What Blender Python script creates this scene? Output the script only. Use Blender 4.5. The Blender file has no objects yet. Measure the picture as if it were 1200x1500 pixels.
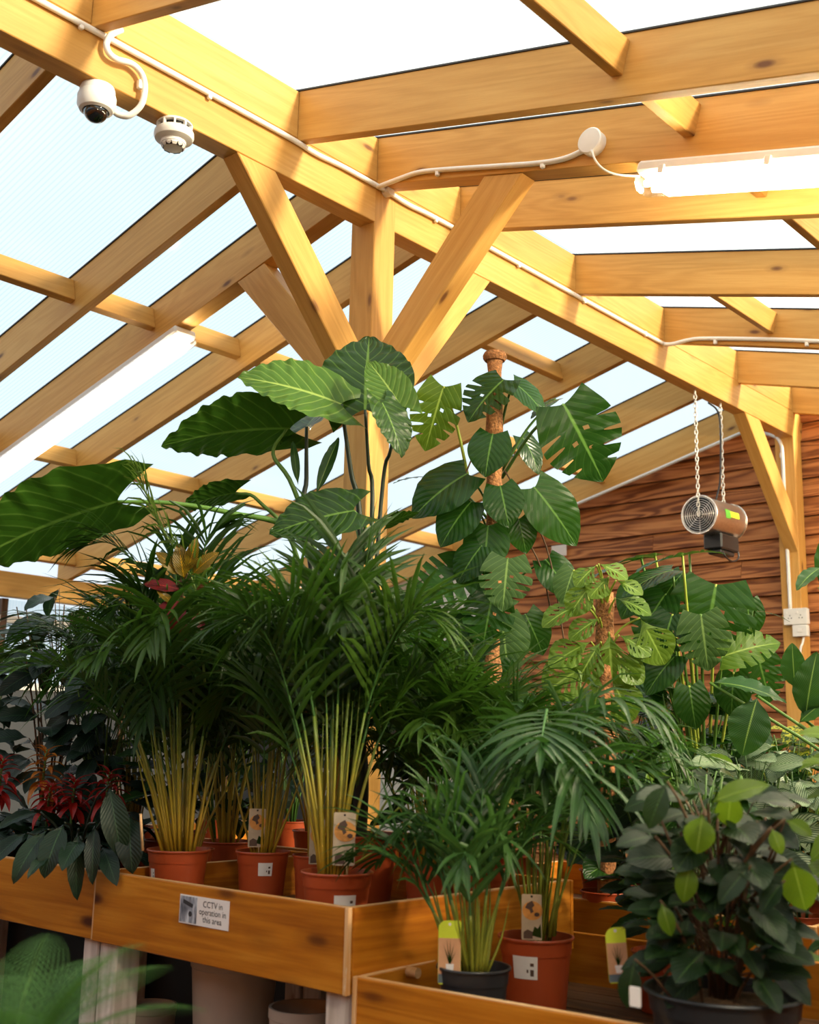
import bpy, bmesh, math, random
from mathutils import Vector, Matrix, Euler, noise
random.seed(7)
SC = bpy.context.scene
COL = SC.collection
# ------------------------------------------------------------------ camera
CAM_H = 1.45
FPX = 1687.75                      # focal length in pixels of the 1200 x 1500 frame
PITCH, ROLL, YAW = 0.200941, 0.0221286, 0.72328
def cam_axes():
    cy, sy, cp, sp = math.cos(YAW), math.sin(YAW), math.cos(PITCH), math.sin(PITCH)
    r = Vector((cy, sy, 0)); f = Vector((-sy*cp, cy*cp, sp)); u = r.cross(f)
    c, s = math.cos(ROLL), math.sin(ROLL)
    return c*r+s*u, -s*r+c*u, f
C_R, C_U, C_F = cam_axes()
C_O = Vector((0, 0, CAM_H))
cd = bpy.data.cameras.new('camera'); cam = bpy.data.objects.new('camera', cd); COL.objects.link(cam)
m = Matrix((C_R, C_U, -C_F)).transposed().to_4x4(); m.translation = C_O; cam.matrix_world = m
cd.sensor_fit = 'VERTICAL'; cd.sensor_height = 36; cd.lens = FPX/1500*36
cd.clip_start = .05; cd.clip_end = 200
cd.dof.use_dof = True; cd.dof.focus_distance = 5.0; cd.dof.aperture_fstop = 2.8
SC.camera = cam
# ------------------------------------------------------------------ world: bright hazy sky with thin cloud
w = bpy.data.worlds.new('sky'); SC.world = w; w.use_nodes = True
nt = w.node_tree; nt.nodes.clear()
o = nt.nodes.new('ShaderNodeOutputWorld'); b = nt.nodes.new('ShaderNodeBackground')
tc = nt.nodes.new('ShaderNodeTexCoord'); nz = nt.nodes.new('ShaderNodeTexNoise'); cr = nt.nodes.new('ShaderNodeValToRGB')
nz.inputs['Scale'].default_value = 2.6; nz.inputs['Detail'].default_value = 5; nz.inputs['Roughness'].default_value = .55
cr.color_ramp.elements[0].position = .38; cr.color_ramp.elements[0].color = (.74, .88, 1, 1)
cr.color_ramp.elements[1].position = .66; cr.color_ramp.elements[1].color = (1, 1, 1, 1)
nt.links.new(tc.outputs['Generated'], nz.inputs['Vector']); nt.links.new(nz.outputs['Fac'], cr.inputs['Fac'])
nt.links.new(cr.outputs['Color'], b.inputs['Color']); nt.links.new(b.outputs['Background'], o.inputs['Surface'])
b.inputs['Strength'].default_value = .72
# ------------------------------------------------------------------ low hazy sun from the open right-hand side
sd = bpy.data.lights.new('sun', 'SUN'); sun = bpy.data.objects.new('sun', sd); COL.objects.link(sun)
sd.energy = 8.6; sd.color = (1, .80, .56); sd.angle = math.radians(8)
sun.rotation_euler = Vector((-.93, -.18, -.30)).to_track_quat('-Z', 'Y').to_euler()
LAMP = 90.0                        # strength of the fluorescent tubes
SC.view_settings.view_transform = 'Standard'; SC.view_settings.look = 'None'
SC.view_settings.exposure = 0.66; SC.view_settings.gamma = 1; SC.view_settings.use_curve_mapping = False

# ------------------------------------------------------------------ helpers
def P(px, py, Y=None, X=None, Z=None, d=None):
    """world point seen along a direction of the view, at a given depth plane"""
    v = C_R*((px-600)/FPX) - C_U*((py-750)/FPX) + C_F
    if Y is not None: return C_O + v*(Y/v.y)
    if X is not None: return C_O + v*(X/v.x)
    if Z is not None: return C_O + v*((Z-CAM_H)/v.z)
    return C_O + v*d
def tag(o, label=None, cat=None, group=None, kind=None):
    if label: o['label'] = label
    if cat: o['category'] = cat
    if group: o['group'] = group
    if kind: o['kind'] = kind
    return o
def empty(name, loc=(0, 0, 0), label=None, cat=None, group=None, kind=None):
    o = bpy.data.objects.new(name, None); COL.objects.link(o); o.location = loc; o.empty_display_size = .1
    return tag(o, label, cat, group, kind)
def link(name, me, mat=None, parent=None, mw=None):
    o = bpy.data.objects.new(name, me); COL.objects.link(o)
    if mat is not None and not me.materials: me.materials.append(mat)
    if mw is not None: o.matrix_basis = mw
    if parent is not None:
        o.parent = parent
        pm = parent.matrix_basis if parent.parent is None else parent.parent.matrix_basis @ parent.matrix_basis
        o.matrix_basis = pm.inverted() @ o.matrix_basis      # keep world placement
    return o
def mesh(name, verts, faces, smooth=False, uv=None):
    me = bpy.data.meshes.new(name); me.from_pydata([tuple(v) for v in verts], [], faces); me.update()
    if smooth:
        me.polygons.foreach_set('use_smooth', [True]*len(me.polygons))
    if uv is not None:
        l = me.uv_layers.new(name='UVMap')
        for lp in me.loops: l.data[lp.index].uv = uv[lp.vertex_index]
    return me
def frame(origin, xdir, up=(0, 0, 1)):
    x = Vector(xdir).normalized(); z = Vector(up); z = (z - x*z.dot(x))
    if z.length < 1e-4: z = Vector((0, 1, 0)) - x*x.y
    z.normalize(); y = z.cross(x)
    M = Matrix((x, y, z)).transposed().to_4x4(); M.translation = Vector(origin); return M
BOXF = [(0,3,2,1),(4,5,6,7),(0,1,5,4),(1,2,6,5),(2,3,7,6),(3,0,4,7)]
def bevelled(verts, faces, off):
    bm = bmesh.new(); vs = [bm.verts.new(v) for v in verts]
    for f in faces: bm.faces.new([vs[i] for i in f])
    bmesh.ops.recalc_face_normals(bm, faces=bm.faces)
    if off: bmesh.ops.bevel(bm, geom=list(bm.edges), offset=off, segments=1, affect='EDGES', profile=.5)
    me = bpy.data.meshes.new('m'); bm.to_mesh(me); bm.free(); return me
def timber(name, A, B, mat, parent=None, bev=.003):
    """a prism between two end quads (world points); its local X runs along the grain"""
    ca = sum((Vector(p) for p in A), Vector())/4; cb = sum((Vector(p) for p in B), Vector())/4
    M = frame((ca+cb)/2, cb-ca, (0, 0, 1) if abs((cb-ca).normalized().z) < .95 else (1, 0, 0)); I = M.inverted()
    me = bevelled([I @ Vector(p) for p in list(A)+list(B)], BOXF, bev)
    return link(name, me, mat, parent, M)
def bar(name, p0, p1, w, h, mat, parent=None, up=(0, 0, 1), bev=.003):
    """straight box from p0 to p1, w across and h along up, centred on the line"""
    M = frame(p0, Vector(p1)-Vector(p0), up); L = (Vector(p1)-Vector(p0)).length
    M.translation = (Vector(p0)+Vector(p1))/2
    v = [(sx*L/2, sy*w/2, sz*h/2) for sx in (-1, 1) for sy, sz in ((-1,-1),(1,-1),(1,1),(-1,1))]
    return link(name, bevelled(v, BOXF, bev), mat, parent, M)
def block(name, lo, hi, mat, parent=None, bev=.003):
    c = (Vector(lo)+Vector(hi))/2; h = (Vector(hi)-Vector(lo))/2; h = Vector((abs(h.x), abs(h.y), abs(h.z))); R_ = Matrix.Identity(4)
    if h.y > h.x and h.y >= h.z: R_ = Matrix.Rotation(math.pi/2, 4, 'Z'); h = Vector((h.y, h.x, h.z))      # local X along the longest side
    elif h.z > h.x: R_ = Matrix.Rotation(math.pi/2, 4, 'Y'); h = Vector((h.z, h.y, h.x))
    v = [(sx*h.x, sy*h.y, sz*h.z) for sx in (-1, 1) for sy, sz in ((-1,-1),(1,-1),(1,1),(-1,1))]
    return link(name, bevelled(v, BOXF, bev), mat, parent, Matrix.Translation(c) @ R_)
def smoothpath(pts, n=6):
    """Catmull-Rom through the points"""
    pts = [Vector(p) for p in pts]
    if len(pts) < 3: return pts
    q = [pts[0]*2-pts[1]]+pts+[pts[-1]*2-pts[-2]]; out = []
    for i in range(1, len(q)-2):
        a, b_, c, d = q[i-1], q[i], q[i+1], q[i+2]
        for k in range(n):
            t = k/n
            out.append(.5*((2*b_)+(c-a)*t+(2*a-5*b_+4*c-d)*t*t+(3*b_-a-3*c+d)*t**3))
    out.append(pts[-1]); return out
def tube_data(pts, rad, ns=6, cap=True):
    V, Fc = [], []; n = len(pts); pts = [Vector(p) for p in pts]
    ref = Vector((.31, .17, .93))
    for i, p in enumerate(pts):
        t = (pts[min(i+1, n-1)]-pts[max(i-1, 0)])
        if t.length < 1e-9: t = Vector((0, 0, 1))
        t.normalize(); a = ref - t*ref.dot(t)
        if a.length < 1e-3: a = t.orthogonal()
        a.normalize(); bb = t.cross(a); ref = a
        r = rad(i/(n-1)) if callable(rad) else rad
        for k in range(ns):
            th = 2*math.pi*k/ns; V.append(p+a*(math.cos(th)*r)+bb*(math.sin(th)*r))
    for i in range(n-1):
        for k in range(ns): Fc.append((i*ns+k, i*ns+(k+1) % ns, (i+1)*ns+(k+1) % ns, (i+1)*ns+k))
    if cap: Fc += [tuple(range(ns-1, -1, -1)), tuple(range((n-1)*ns, n*ns))]
    return V, Fc
def tube(name, pts, rad, mat, parent=None, ns=8, n=6):
    pts = smoothpath(pts, n); o = pts[0].copy()
    V, Fc = tube_data([p-o for p in pts], rad, ns)
    return link(name, mesh(name, V, Fc, True), mat, parent, Matrix.Translation(o))
def lathe(name, prof, mat, parent=None, M=None, ns=32, smooth=True, sharp=True, cap=True):
    """revolve (radius, z) profile about local Z"""
    V, Fc = [], []
    for r, z in prof:
        for k in range(ns):
            a = 2*math.pi*k/ns; V.append((r*math.cos(a), r*math.sin(a), z))
    for i in range(len(prof)-1):
        for k in range(ns): Fc.append((i*ns+k, i*ns+(k+1) % ns, (i+1)*ns+(k+1) % ns, (i+1)*ns+k))
    if cap and prof[0][0] > 1e-5: Fc.append(tuple(range(ns-1, -1, -1)))
    if cap and prof[-1][0] > 1e-5: Fc.append(tuple(range((len(prof)-1)*ns, len(prof)*ns)))
    me = mesh(name, V, Fc, smooth)
    if sharp and smooth:
        bm = bmesh.new(); bm.from_mesh(me)
        bmesh.ops.remove_doubles(bm, verts=bm.verts, dist=1e-6)
        for e in bm.edges:
            if len(e.link_faces) == 2 and e.calc_face_angle(0) > .6: e.smooth = False
        bm.to_mesh(me); bm.free()
    return link(name, me, mat, parent, M)
# ------------------------------------------------------------------ materials
def nmat(name):
    m = bpy.data.materials.new(name); m.use_nodes = True; t = m.node_tree
    return m, t, t.nodes['Principled BSDF']
def N(t, kind, **kw):
    n = t.nodes.new(kind)
    for k, v in kw.items():
        if k in n.inputs: n.inputs[k].default_value = v
        else: setattr(n, k, v)
    return n
def ramp(t, *stops):
    n = t.nodes.new('ShaderNodeValToRGB'); e = n.color_ramp.elements
    while len(e) > 1: e.remove(e[-1])
    e[0].position, e[0].color = stops[0][0], (*stops[0][1], 1)
    for p, c in stops[1:]: k = e.new(p); k.color = (*c, 1)
    return n
def mixc(t, mode, fac, a, b_):
    n = t.nodes.new('ShaderNodeMix'); n.data_type = 'RGBA'; n.blend_type = mode
    for i, v in ((0, fac), (6, a), (7, b_)):
        if hasattr(v, 'is_output'): t.links.new(v, n.inputs[i])
        elif i: n.inputs[i].default_value = (*v, 1)
        else: n.inputs[i].default_value = v
    return n.outputs[2]
def mth(t, op, a, b_=None, c=None):
    n = t.nodes.new('ShaderNodeMath'); n.operation = op
    for i, v in enumerate((a, b_, c)):
        if v is None: continue
        if hasattr(v, 'is_output'): t.links.new(v, n.inputs[i])
        else: n.inputs[i].default_value = v
    return n.outputs[0]
def plain(name, col, rough=.5, metal=0, spec=.5, var=0, vscale=20, bump=0, emit=None, es=0, coat=0):
    m, t, p = nmat(name); p.inputs['Roughness'].default_value = rough; p.inputs['Metallic'].default_value = metal
    p.inputs['Specular IOR Level'].default_value = spec; p.inputs['Coat Weight'].default_value = coat
    tcn = N(t, 'ShaderNodeTexCoord'); n = N(t, 'ShaderNodeTexNoise', Scale=vscale, Detail=4.0)
    t.links.new(tcn.outputs['Object'], n.inputs['Vector'])
    lo = tuple(c*(1-var) for c in col); hi = tuple(min(1, c*(1+var)) for c in col)
    r = ramp(t, (.3, lo), (.7, hi)); t.links.new(n.outputs['Fac'], r.inputs['Fac']); t.links.new(r.outputs['Color'], p.inputs['Base Color'])
    if bump:
        bn = N(t, 'ShaderNodeBump', Strength=bump, Distance=.01); t.links.new(n.outputs['Fac'], bn.inputs['Height']); t.links.new(bn.outputs['Normal'], p.inputs['Normal'])
    if emit: p.inputs['Emission Color'].default_value = (*emit, 1); p.inputs['Emission Strength'].default_value = es
    return m
def wood(name, lo, mid, hi, knot, kd=1.0, ks=1.0, rough=.5, gs=1.0, knots=True, contrast=.5, worn=None):
    """planed softwood: growth-ring grain along local X, streaks, knots"""
    m, t, p = nmat(name); p.inputs['Roughness'].default_value = rough; p.inputs['Specular IOR Level'].default_value = .3
    tcn = N(t, 'ShaderNodeTexCoord'); oi = N(t, 'ShaderNodeObjectInfo')
    off = N(t, 'ShaderNodeVectorMath', operation='SCALE'); cmb = N(t, 'ShaderNodeCombineXYZ')
    t.links.new(oi.outputs['Random'], cmb.inputs[0]); t.links.new(oi.outputs['Random'], cmb.inputs[1]); t.links.new(oi.outputs['Random'], cmb.inputs[2])
    t.links.new(cmb.outputs[0], off.inputs[0]); off.inputs['Scale'].default_value = 37.3
    ad = N(t, 'ShaderNodeVectorMath', operation='ADD'); t.links.new(tcn.outputs['Object'], ad.inputs[0]); t.links.new(off.outputs[0], ad.inputs[1])
    def mp(s):
        q = N(t, 'ShaderNodeMapping'); q.inputs['Scale'].default_value = s; t.links.new(ad.outputs[0], q.inputs['Vector']); return q.outputs[0]
    big = N(t, 'ShaderNodeTexNoise', Scale=gs, Detail=2.0, Distortion=.4); t.links.new(mp((.55, 7, 7)), big.inputs['Vector'])
    ring = mth(t, 'SINE', mth(t, 'MULTIPLY', big.outputs['Fac'], 62.0))
    ring = mth(t, 'MULTIPLY_ADD', ring, .5, .5)
    fine = N(t, 'ShaderNodeTexNoise', Scale=gs, Detail=5.0, Roughness=.7); t.links.new(mp((5, 130, 130)), fine.inputs['Vector'])
    tone = N(t, 'ShaderNodeTexNoise', Scale=gs, Detail=2.0); t.links.new(mp((.8, 3, 3)), tone.inputs['Vector'])
    f = mth(t, 'MULTIPLY_ADD', ring, contrast*.5, mth(t, 'MULTIPLY_ADD', fine.outputs['Fac'], .45, mth(t, 'MULTIPLY', tone.outputs['Fac'], .75)))
    f = mth(t, 'SUBTRACT', f, .1+contrast*.25)
    r = ramp(t, (.25, lo), (.5, mid), (.75, hi)); t.links.new(f, r.inputs['Fac']); col = r.outputs['Color']
    if knots:
        vo = N(t, 'ShaderNodeTexVoronoi', Scale=1.0); vo.inputs['Randomness'].default_value = 1; t.links.new(mp((2.2*kd, 6*kd, 6*kd)), vo.inputs['Vector'])
        kr = ramp(t, (.035*ks, (1, 1, 1)), (.06*ks, (.7, .7, .7)), (.085*ks, (.22, .22, .22)), (.15*ks, (0, 0, 0))); t.links.new(vo.outputs['Distance'], kr.inputs['Fac'])
        col = mixc(t, 'MIX', kr.outputs['Color'], col, knot)
    if worn:
        wn = N(t, 'ShaderNodeTexNoise', Scale=9.0, Detail=6.0); t.links.new(mp((1, 3, 3)), wn.inputs['Vector'])
        wr = ramp(t, (.66, (0, 0, 0)), (.72, (.7, .7, .7))); t.links.new(wn.outputs['Fac'], wr.inputs['Fac']); col = mixc(t, 'MIX', wr.outputs['Color'], col, worn)
    t.links.new(col, p.inputs['Base Color'])
    bn = N(t, 'ShaderNodeBump', Strength=.25, Distance=.002); t.links.new(f, bn.inputs['Height']); t.links.new(bn.outputs['Normal'], p.inputs['Normal'])
    return m
M = {}
M['pine'] = wood('pine_timber', (.50, .245, .050), (.61, .320, .076), (.70, .400, .115), (.17, .065, .02), contrast=.26, kd=1.1, ks=1.25)
M['clad'] = wood('thermo_cladding', (.17, .050, .014), (.42, .155, .048), (.56, .235, .08), (.08, .02, .01), contrast=.8, rough=.6, gs=1.0, knots=False)
M['bench'] = wood('stained_bench_board', (.30, .085, .004), (.46, .155, .008), (.58, .23, .02), (.07, .015, .004), contrast=.35, rough=.42, kd=1.25, ks=2.2)
M['bench_edge'] = wood('worn_board_edge', (.45, .20, .05), (.60, .32, .12), (.75, .5, .28), (.2, .08, .02), contrast=.3, rough=.6, worn=(.75, .62, .48), knots=False)
M['white_wood'] = wood('whitewashed_leg', (.50, .42, .36), (.68, .60, .54), (.80, .73, .67), (.4, .3, .25), contrast=.5, rough=.6)
M['dark_plank'] = wood('dark_plank_wood', (.03, .014, .006), (.08, .035, .014), (.14, .065, .03), (.02, .01, .005), contrast=.6, rough=.5)  # dark brown wood of the bench planks, reused on the wall studs
M['white_pl'] = plain('white_plastic', (.80, .78, .74), .35, var=.03)
M['pvc'] = plain('white_conduit', (.84, .83, .80), .3, var=.03)
M['gasket_shade'] = plain('dark_gasket_and_shade', (.03, .033, .04), .6)  # rubber gaskets and board backing; also the shade colour of the left wall panels
M['black'] = plain('black_plastic', (.012, .012, .013), .35)
M['black_gl'] = plain('black_dome_glass', (.004, .004, .005), .05, coat=1)
M['steel'] = plain('brushed_steel', (.62, .60, .57), .28, metal=1, var=.08, vscale=60)
M['chain'] = plain('galvanised_chain', (.75, .72, .66), .4, metal=.6)
M['concrete'] = plain('concrete_floor', (.055, .05, .045), .7, var=.25, vscale=3, bump=.2)
M['white_wall'] = plain('white_painted_panel', (.78, .76, .70), .6, var=.04, vscale=2)
def mk_panel():
    m, t, p = nmat('twinwall_polycarbonate'); t.nodes.remove(p); out = t.nodes['Material Output']
    tcn = N(t, 'ShaderNodeTexCoord'); sx = N(t, 'ShaderNodeSeparateXYZ'); t.links.new(tcn.outputs['Object'], sx.inputs[0])
    s = mth(t, 'SINE', mth(t, 'MULTIPLY', sx.outputs[1], 2*math.pi/.026)); s = mth(t, 'MULTIPLY_ADD', s, .5, .5); s = mth(t, 'POWER', s, 3.0)
    r = ramp(t, (0, (.88, .95, .96)), (1, (.74, .87, .91))); t.links.new(s, r.inputs['Fac'])
    tr = N(t, 'ShaderNodeBsdfTransparent'); t.links.new(r.outputs['Color'], tr.inputs['Color'])
    tl = N(t, 'ShaderNodeBsdfTranslucent'); t.links.new(r.outputs['Color'], tl.inputs['Color'])
    gl = N(t, 'ShaderNodeBsdfGlossy'); gl.inputs['Roughness'].default_value = .15
    m1 = N(t, 'ShaderNodeMixShader'); m1.inputs[0].default_value = .45; t.links.new(tr.outputs[0], m1.inputs[1]); t.links.new(tl.outputs[0], m1.inputs[2])
    m2 = N(t, 'ShaderNodeMixShader'); m2.inputs[0].default_value = .03; t.links.new(m1.outputs[0], m2.inputs[1]); t.links.new(gl.outputs[0], m2.inputs[2])
    t.links.new(m2.outputs[0], out.inputs['Surface']); return m
M['panel'] = mk_panel()
def mk_lamp(name, col, st):
    m, t, p = nmat(name); p.inputs['Base Color'].default_value = (.9, .9, .9, 1); p.inputs['Emission Color'].default_value = (*col, 1); p.inputs['Emission Strength'].default_value = st; return m
M['tube'] = mk_lamp('lit_fluorescent_tube', (1, .86, .62), LAMP*1.5)
M['diff'] = mk_lamp('lit_diffuser', (1, .86, .58), LAMP*.46)
M['diff_cool'] = mk_lamp('lit_cool_diffuser', (.92, .97, 1), LAMP*.035)
# ================================================================== the setting
XR, XL, XC = -3.457, -3.557, -3.507          # ridge beam faces and centre line
def Z(r): return CAM_H + r                   # heights were surveyed relative to eye level
ZB, ZT = Z(2.40), Z(2.605)                   # ridge beam underside and top
RB, RT_ = Z(2.592), Z(2.832)                 # rafter underside / top at the ridge beam face
SL = .256
X_E, X_W = 1.7, -8.7                         # eaves
RY = [-.05, 1.02, 2.07, 3.12, 3.635, 4.26, 5.33, 6.37, 7.42, 8.36]   # front (-Y) faces of the rafters
RW = [.05, .05, .05, .05, .10, .05, .05, .05, .05, .05]
def rz(base, x): return base - SL*(x-XR) if x > XC else base - SL*(XL-x)
fl = block('floor', (-40, -40, -.1), (40, 40, 0), M['concrete'], bev=0); tag(fl, 'dark grey concrete floor under the plant benches', kind='structure')
ceil = empty('ceiling', (XC, 4, ZT), 'glazed pitched roof of pine rafters and clear ribbed panels', kind='structure')
YE = 8.56
bar('ridge_beam', (XC, -1.2, (ZB+ZT)/2), (XC, 3.70, (ZB+ZT)/2), .10, ZT-ZB, M['pine'], ceil)
bar('ridge_beam', (XC, 3.70, (ZB+ZT)/2), (XC, YE, (ZB+ZT)/2), .10, ZT-ZB, M['pine'], ceil)
for y, wd in zip(RY, RW):
    for sgn in (1, -1):
        xi = XC; xo = X_E if sgn > 0 else X_W
        xf = XR if sgn > 0 else XL
        def q(x):
            zb, zt = (RB - SL*abs(x-xf)*(1 if (x-xf)*sgn > 0 else -1), RT_ - SL*abs(x-xf)*(1 if (x-xf)*sgn > 0 else -1))
            return [(x, y, zb), (x, y+wd, zb), (x, y+wd, zt), (x, y, zt)]
        timber('rafter', q(xi), q(xo), M['pine'], ceil)
        a, b2 = q(xi), q(xo)
        up = Vector((0, 0, .012))
        A = [Vector(a[3])+Vector((0, -.006, -.001)), Vector(a[2])+Vector((0, .006, -.001)), Vector(a[2])+Vector((0, .006, .006)), Vector(a[3])+Vector((0, -.006, .006))]
        B = [Vector(b2[3])+Vector((0, -.006, -.001)), Vector(b2[2])+Vector((0, .006, -.001)), Vector(b2[2])+Vector((0, .006, .006)), Vector(b2[3])+Vector((0, -.006, .006))]
        timber('gasket_strip', A, B, M['gasket_shade'], ceil, bev=0)
# blocking between rafters on both faces of the ridge, and ribbed panels over every bay
for i in range(len(RY)-1):
    y0, y1 = RY[i]+RW[i], RY[i+1]
    for sgn in (1, -1):
        xf = XR if sgn > 0 else XL
        block('blocking', (min(xf, xf-sgn*.042), y0+.001, ZT+.001), (max(xf, xf-sgn*.042), y1-.001, RT_-.004), M['pine'], ceil)
        xo = X_E if sgn > 0 else X_W
        ym, hw = (RY[i]+RW[i]/2+RY[i+1]+RW[i+1]/2)/2, (RY[i+1]+RW[i+1]/2-RY[i]-RW[i]/2)/2-.004
        za, zb = RT_+.007, RT_+.007-SL*abs(xo-xf)
        M4 = frame(((xf+xo)/2, ym, (za+zb)/2), Vector((xo-xf, 0, zb-za))*sgn)
        L = Vector((xo-xf, 0, zb-za)).length
        me = mesh('roof_panel', [(-L/2, -hw, 0), (L/2, -hw, 0), (L/2, hw, 0), (-L/2, hw, 0)], [(0, 1, 2, 3)])
        link('roof_panel', me, M['panel'], ceil, M4)
# purlin noggings between rafters (surveyed offsets from the ridge)
def nog(i, off, sgn):
    xf = XR if sgn > 0 else XL
    x = xf+sgn*off; zt = RT_-SL*off-.03; h = .125
    y0, y1 = RY[i]+RW[i], RY[i+1]
    bar('purlin', (x, y0, zt-h/2), (x, y1, zt-h/2), .05, h, M['pine'], ceil, up=(sgn*SL, 0, 1))
for i in range(len(RY)-1):
    for k, off in enumerate((1.62, 3.30, 4.9)):
        for sgn in (1, -1):
            o2 = off if i in (2, 3, 4, 5, 1, 0) or k else .72 if i == 6 else 1.62
            nog(i, o2, sgn)
# eaves plates
for x, sg in ((X_W+.15, -1), (X_E-.15, 1)):
    zt = RB-SL*(abs(x-(XR if sg > 0 else XL)))
    block('eaves_plate', (x-.05, -1.2, zt-.2), (x+.05, YE, zt), M['pine'], ceil)
# posts with braces
def post(y0, y1, label, braces):
    e = empty('support_post', (XC, (y0+y1)/2, 0), label, 'post')
    timber('post', [(-3.607, y0, 0), (-3.607, y1, 0), (XR+.001, y1, 0), (XR+.001, y0, 0)], [(-3.607, y0, ZT-.002), (-3.607, y1, ZT-.002), (XR+.001, y1, ZT-.002), (XR+.001, y0, ZT-.002)], M['pine'], e, bev=.004)
    for A, B in braces: timber('brace', A, B, M['pine'], e, bev=.004)
    return e
def brace_y(y_top0, y_top1, yf, z0, z1, x0=XR-.002, x1=XR-.098):
    zt = ZB
    return ([(x0, y_top0, zt), (x1, y_top0, zt), (x1, y_top1, zt), (x0, y_top1, zt)], [(x0, yf, z0), (x1, yf, z0), (x1, yf, z1), (x0, yf, z1)])
def brace_x(xt0, xt1, xf, z0, z1, sgn):
    y0, y1 = 3.637, 3.733
    zz = lambda x: RB-SL*abs(x-(XR if sgn > 0 else XL))-.002
    return ([(xt0, y0, zz(xt0)), (xt0, y1, zz(xt0)), (xt1, y1, zz(xt1)), (xt1, y0, zz(xt1))], [(xf, y0, z0), (xf, y1, z0), (xf, y1, z1), (xf, y0, z1)])
post(3.623, 3.767, 'square pine post with four diagonal braces rising from the middle of the plants', [
    brace_y(2.79, 3.005, 3.622, Z(1.47), Z(1.70)),
    brace_y(4.52, 4.305, 3.768, Z(1.47), Z(1.70)),
    brace_x(-2.62, -2.825, XR+.002, Z(1.53), Z(1.745), 1),
    brace_x(-4.45, -4.245, -3.608, Z(1.50), Z(1.715), -1)])
post(8.354, 8.49, 'square pine post with one brace standing against the timber clad end wall', [brace_y(7.525, 7.765, 8.353, Z(1.50), Z(1.75))])
# end wall: overlapping boards
wb = empty('wall_back', (XC, 8.56, 0), 'end wall of reddish brown horizontal timber boards', kind='structure')
PITCHB = .1485; zb0 = Z(1.201) - 8*PITCHB
k = 0; zz = zb0 % PITCHB - PITCHB
while zz < Z(2.7):
    z0, z1 = max(zz, 0), zz+PITCHB
    # clip the run to the roof line
    xs = [-6.6, -4.9+(.9*math.sin(k*2.4)), -2.6+(.7*math.sin(k*1.7)), -.2+.5*math.sin(k*3.1), X_E-.1]
    for a, c in zip(xs[:-1], xs[1:]):
        lim = (RT_-z1)/SL
        lo, hi = max(a, XL-lim), min(c, XR+lim)
        if hi-lo < .05: continue
        A = [(lo+.001, 8.508, z0+.010), (lo+.001, 8.545, z0+.010), (lo+.001, 8.545, z1+.004), (lo+.001, 8.536, z1+.004)]
        B = [(hi-.001, 8.508, z0+.010), (hi-.001, 8.545, z0+.010), (hi-.001, 8.545, z1+.004), (hi-.001, 8.536, z1+.004)]
        timber('board', A, B, M['clad'], wb, bev=.002)
    zz += PITCHB; k += 1
block('backing', (-6.6, 8.55, 0), (X_E, 8.62, Z(1.3)), M['gasket_shade'], wb, bev=0)
def gable(name, x0, x1, y0, y1, mat, parent):
    A = []
    f = lambda x: RT_-SL*max(x-XR, XL-x, 0)
    vs = [(x0, 0), (x1, 0), (x1, f(x1))]+([(XC, RT_)] if x0 < XC < x1 else [])+[(x0, f(x0))]
    n = len(vs); V = [(x, y0, z) for x, z in vs]+[(x, y1, z) for x, z in vs]
    Fc = [tuple(range(n)), tuple(range(2*n-1, n-1, -1))]+[(i, i+n, (i+1) % n+n, (i+1) % n) for i in range(n)]
    return link(name, mesh(name, V, Fc), mat, parent)
gable('sheathing', -6.6, X_E, 8.55, 8.60, M['gasket_shade'], wb)
gable('white_panel', X_W, -6.6, 8.52, 8.60, M['white_wall'], wb)
# glazed side wall beyond the plants; lower panels and studs coloured dark as shade
wl = empty('wall_left', (X_W, 4, 0), 'side wall with lower panels darkened as shade and clear ribbed glazing', kind='structure')
zt = RB-SL*(XL-X_W)-.16
y = -1.2; k = 0
while y < 8.5:
    block('wall_panel', (X_W-.03, y+.03, .02), (X_W+.03, min(y+1.18, 8.5), 1.86), M['gasket_shade'], wl)  # near-black colour in place of the foliage shade here
    me = mesh('glazing', [(X_W, y+.03, 1.87), (X_W, min(y+1.18, 8.5), 1.87), (X_W, min(y+1.18, 8.5), zt), (X_W, y+.03, zt)], [(0, 1, 2, 3)])
    link('glazing', me, M['panel'], wl)
    block('stud', (X_W-.05, y-.03, 0), (X_W+.05, y+.028, zt), M['dark_plank'], wl)
    y += 1.21; k += 1
for z in (1.865, 2.4): block('rail', (X_W-.045, -1.2, z-.03), (X_W+.045, 8.5, z+.03), M['white_wall'], wl)

# unseen walls beside and behind the viewer, added to keep out horizon-level light
wr = empty('wall_right', (X_E, 4, 0), 'unseen timber side wall added to cut low light from the right', kind='structure')
for k in range(12): block('board', (X_E-.02, -1.2, k*.2), (X_E+.01, 8.5, k*.2+.196), M['clad'], wr)
wf = empty('wall_front', (XC, -1.25, 0), 'unseen timber wall added behind the viewer to cut low light', kind='structure')
for k in range(11): block('board', (X_W, -1.28, k*.22), (X_E, -1.25, k*.22+.215), M['clad'], wf)
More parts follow.
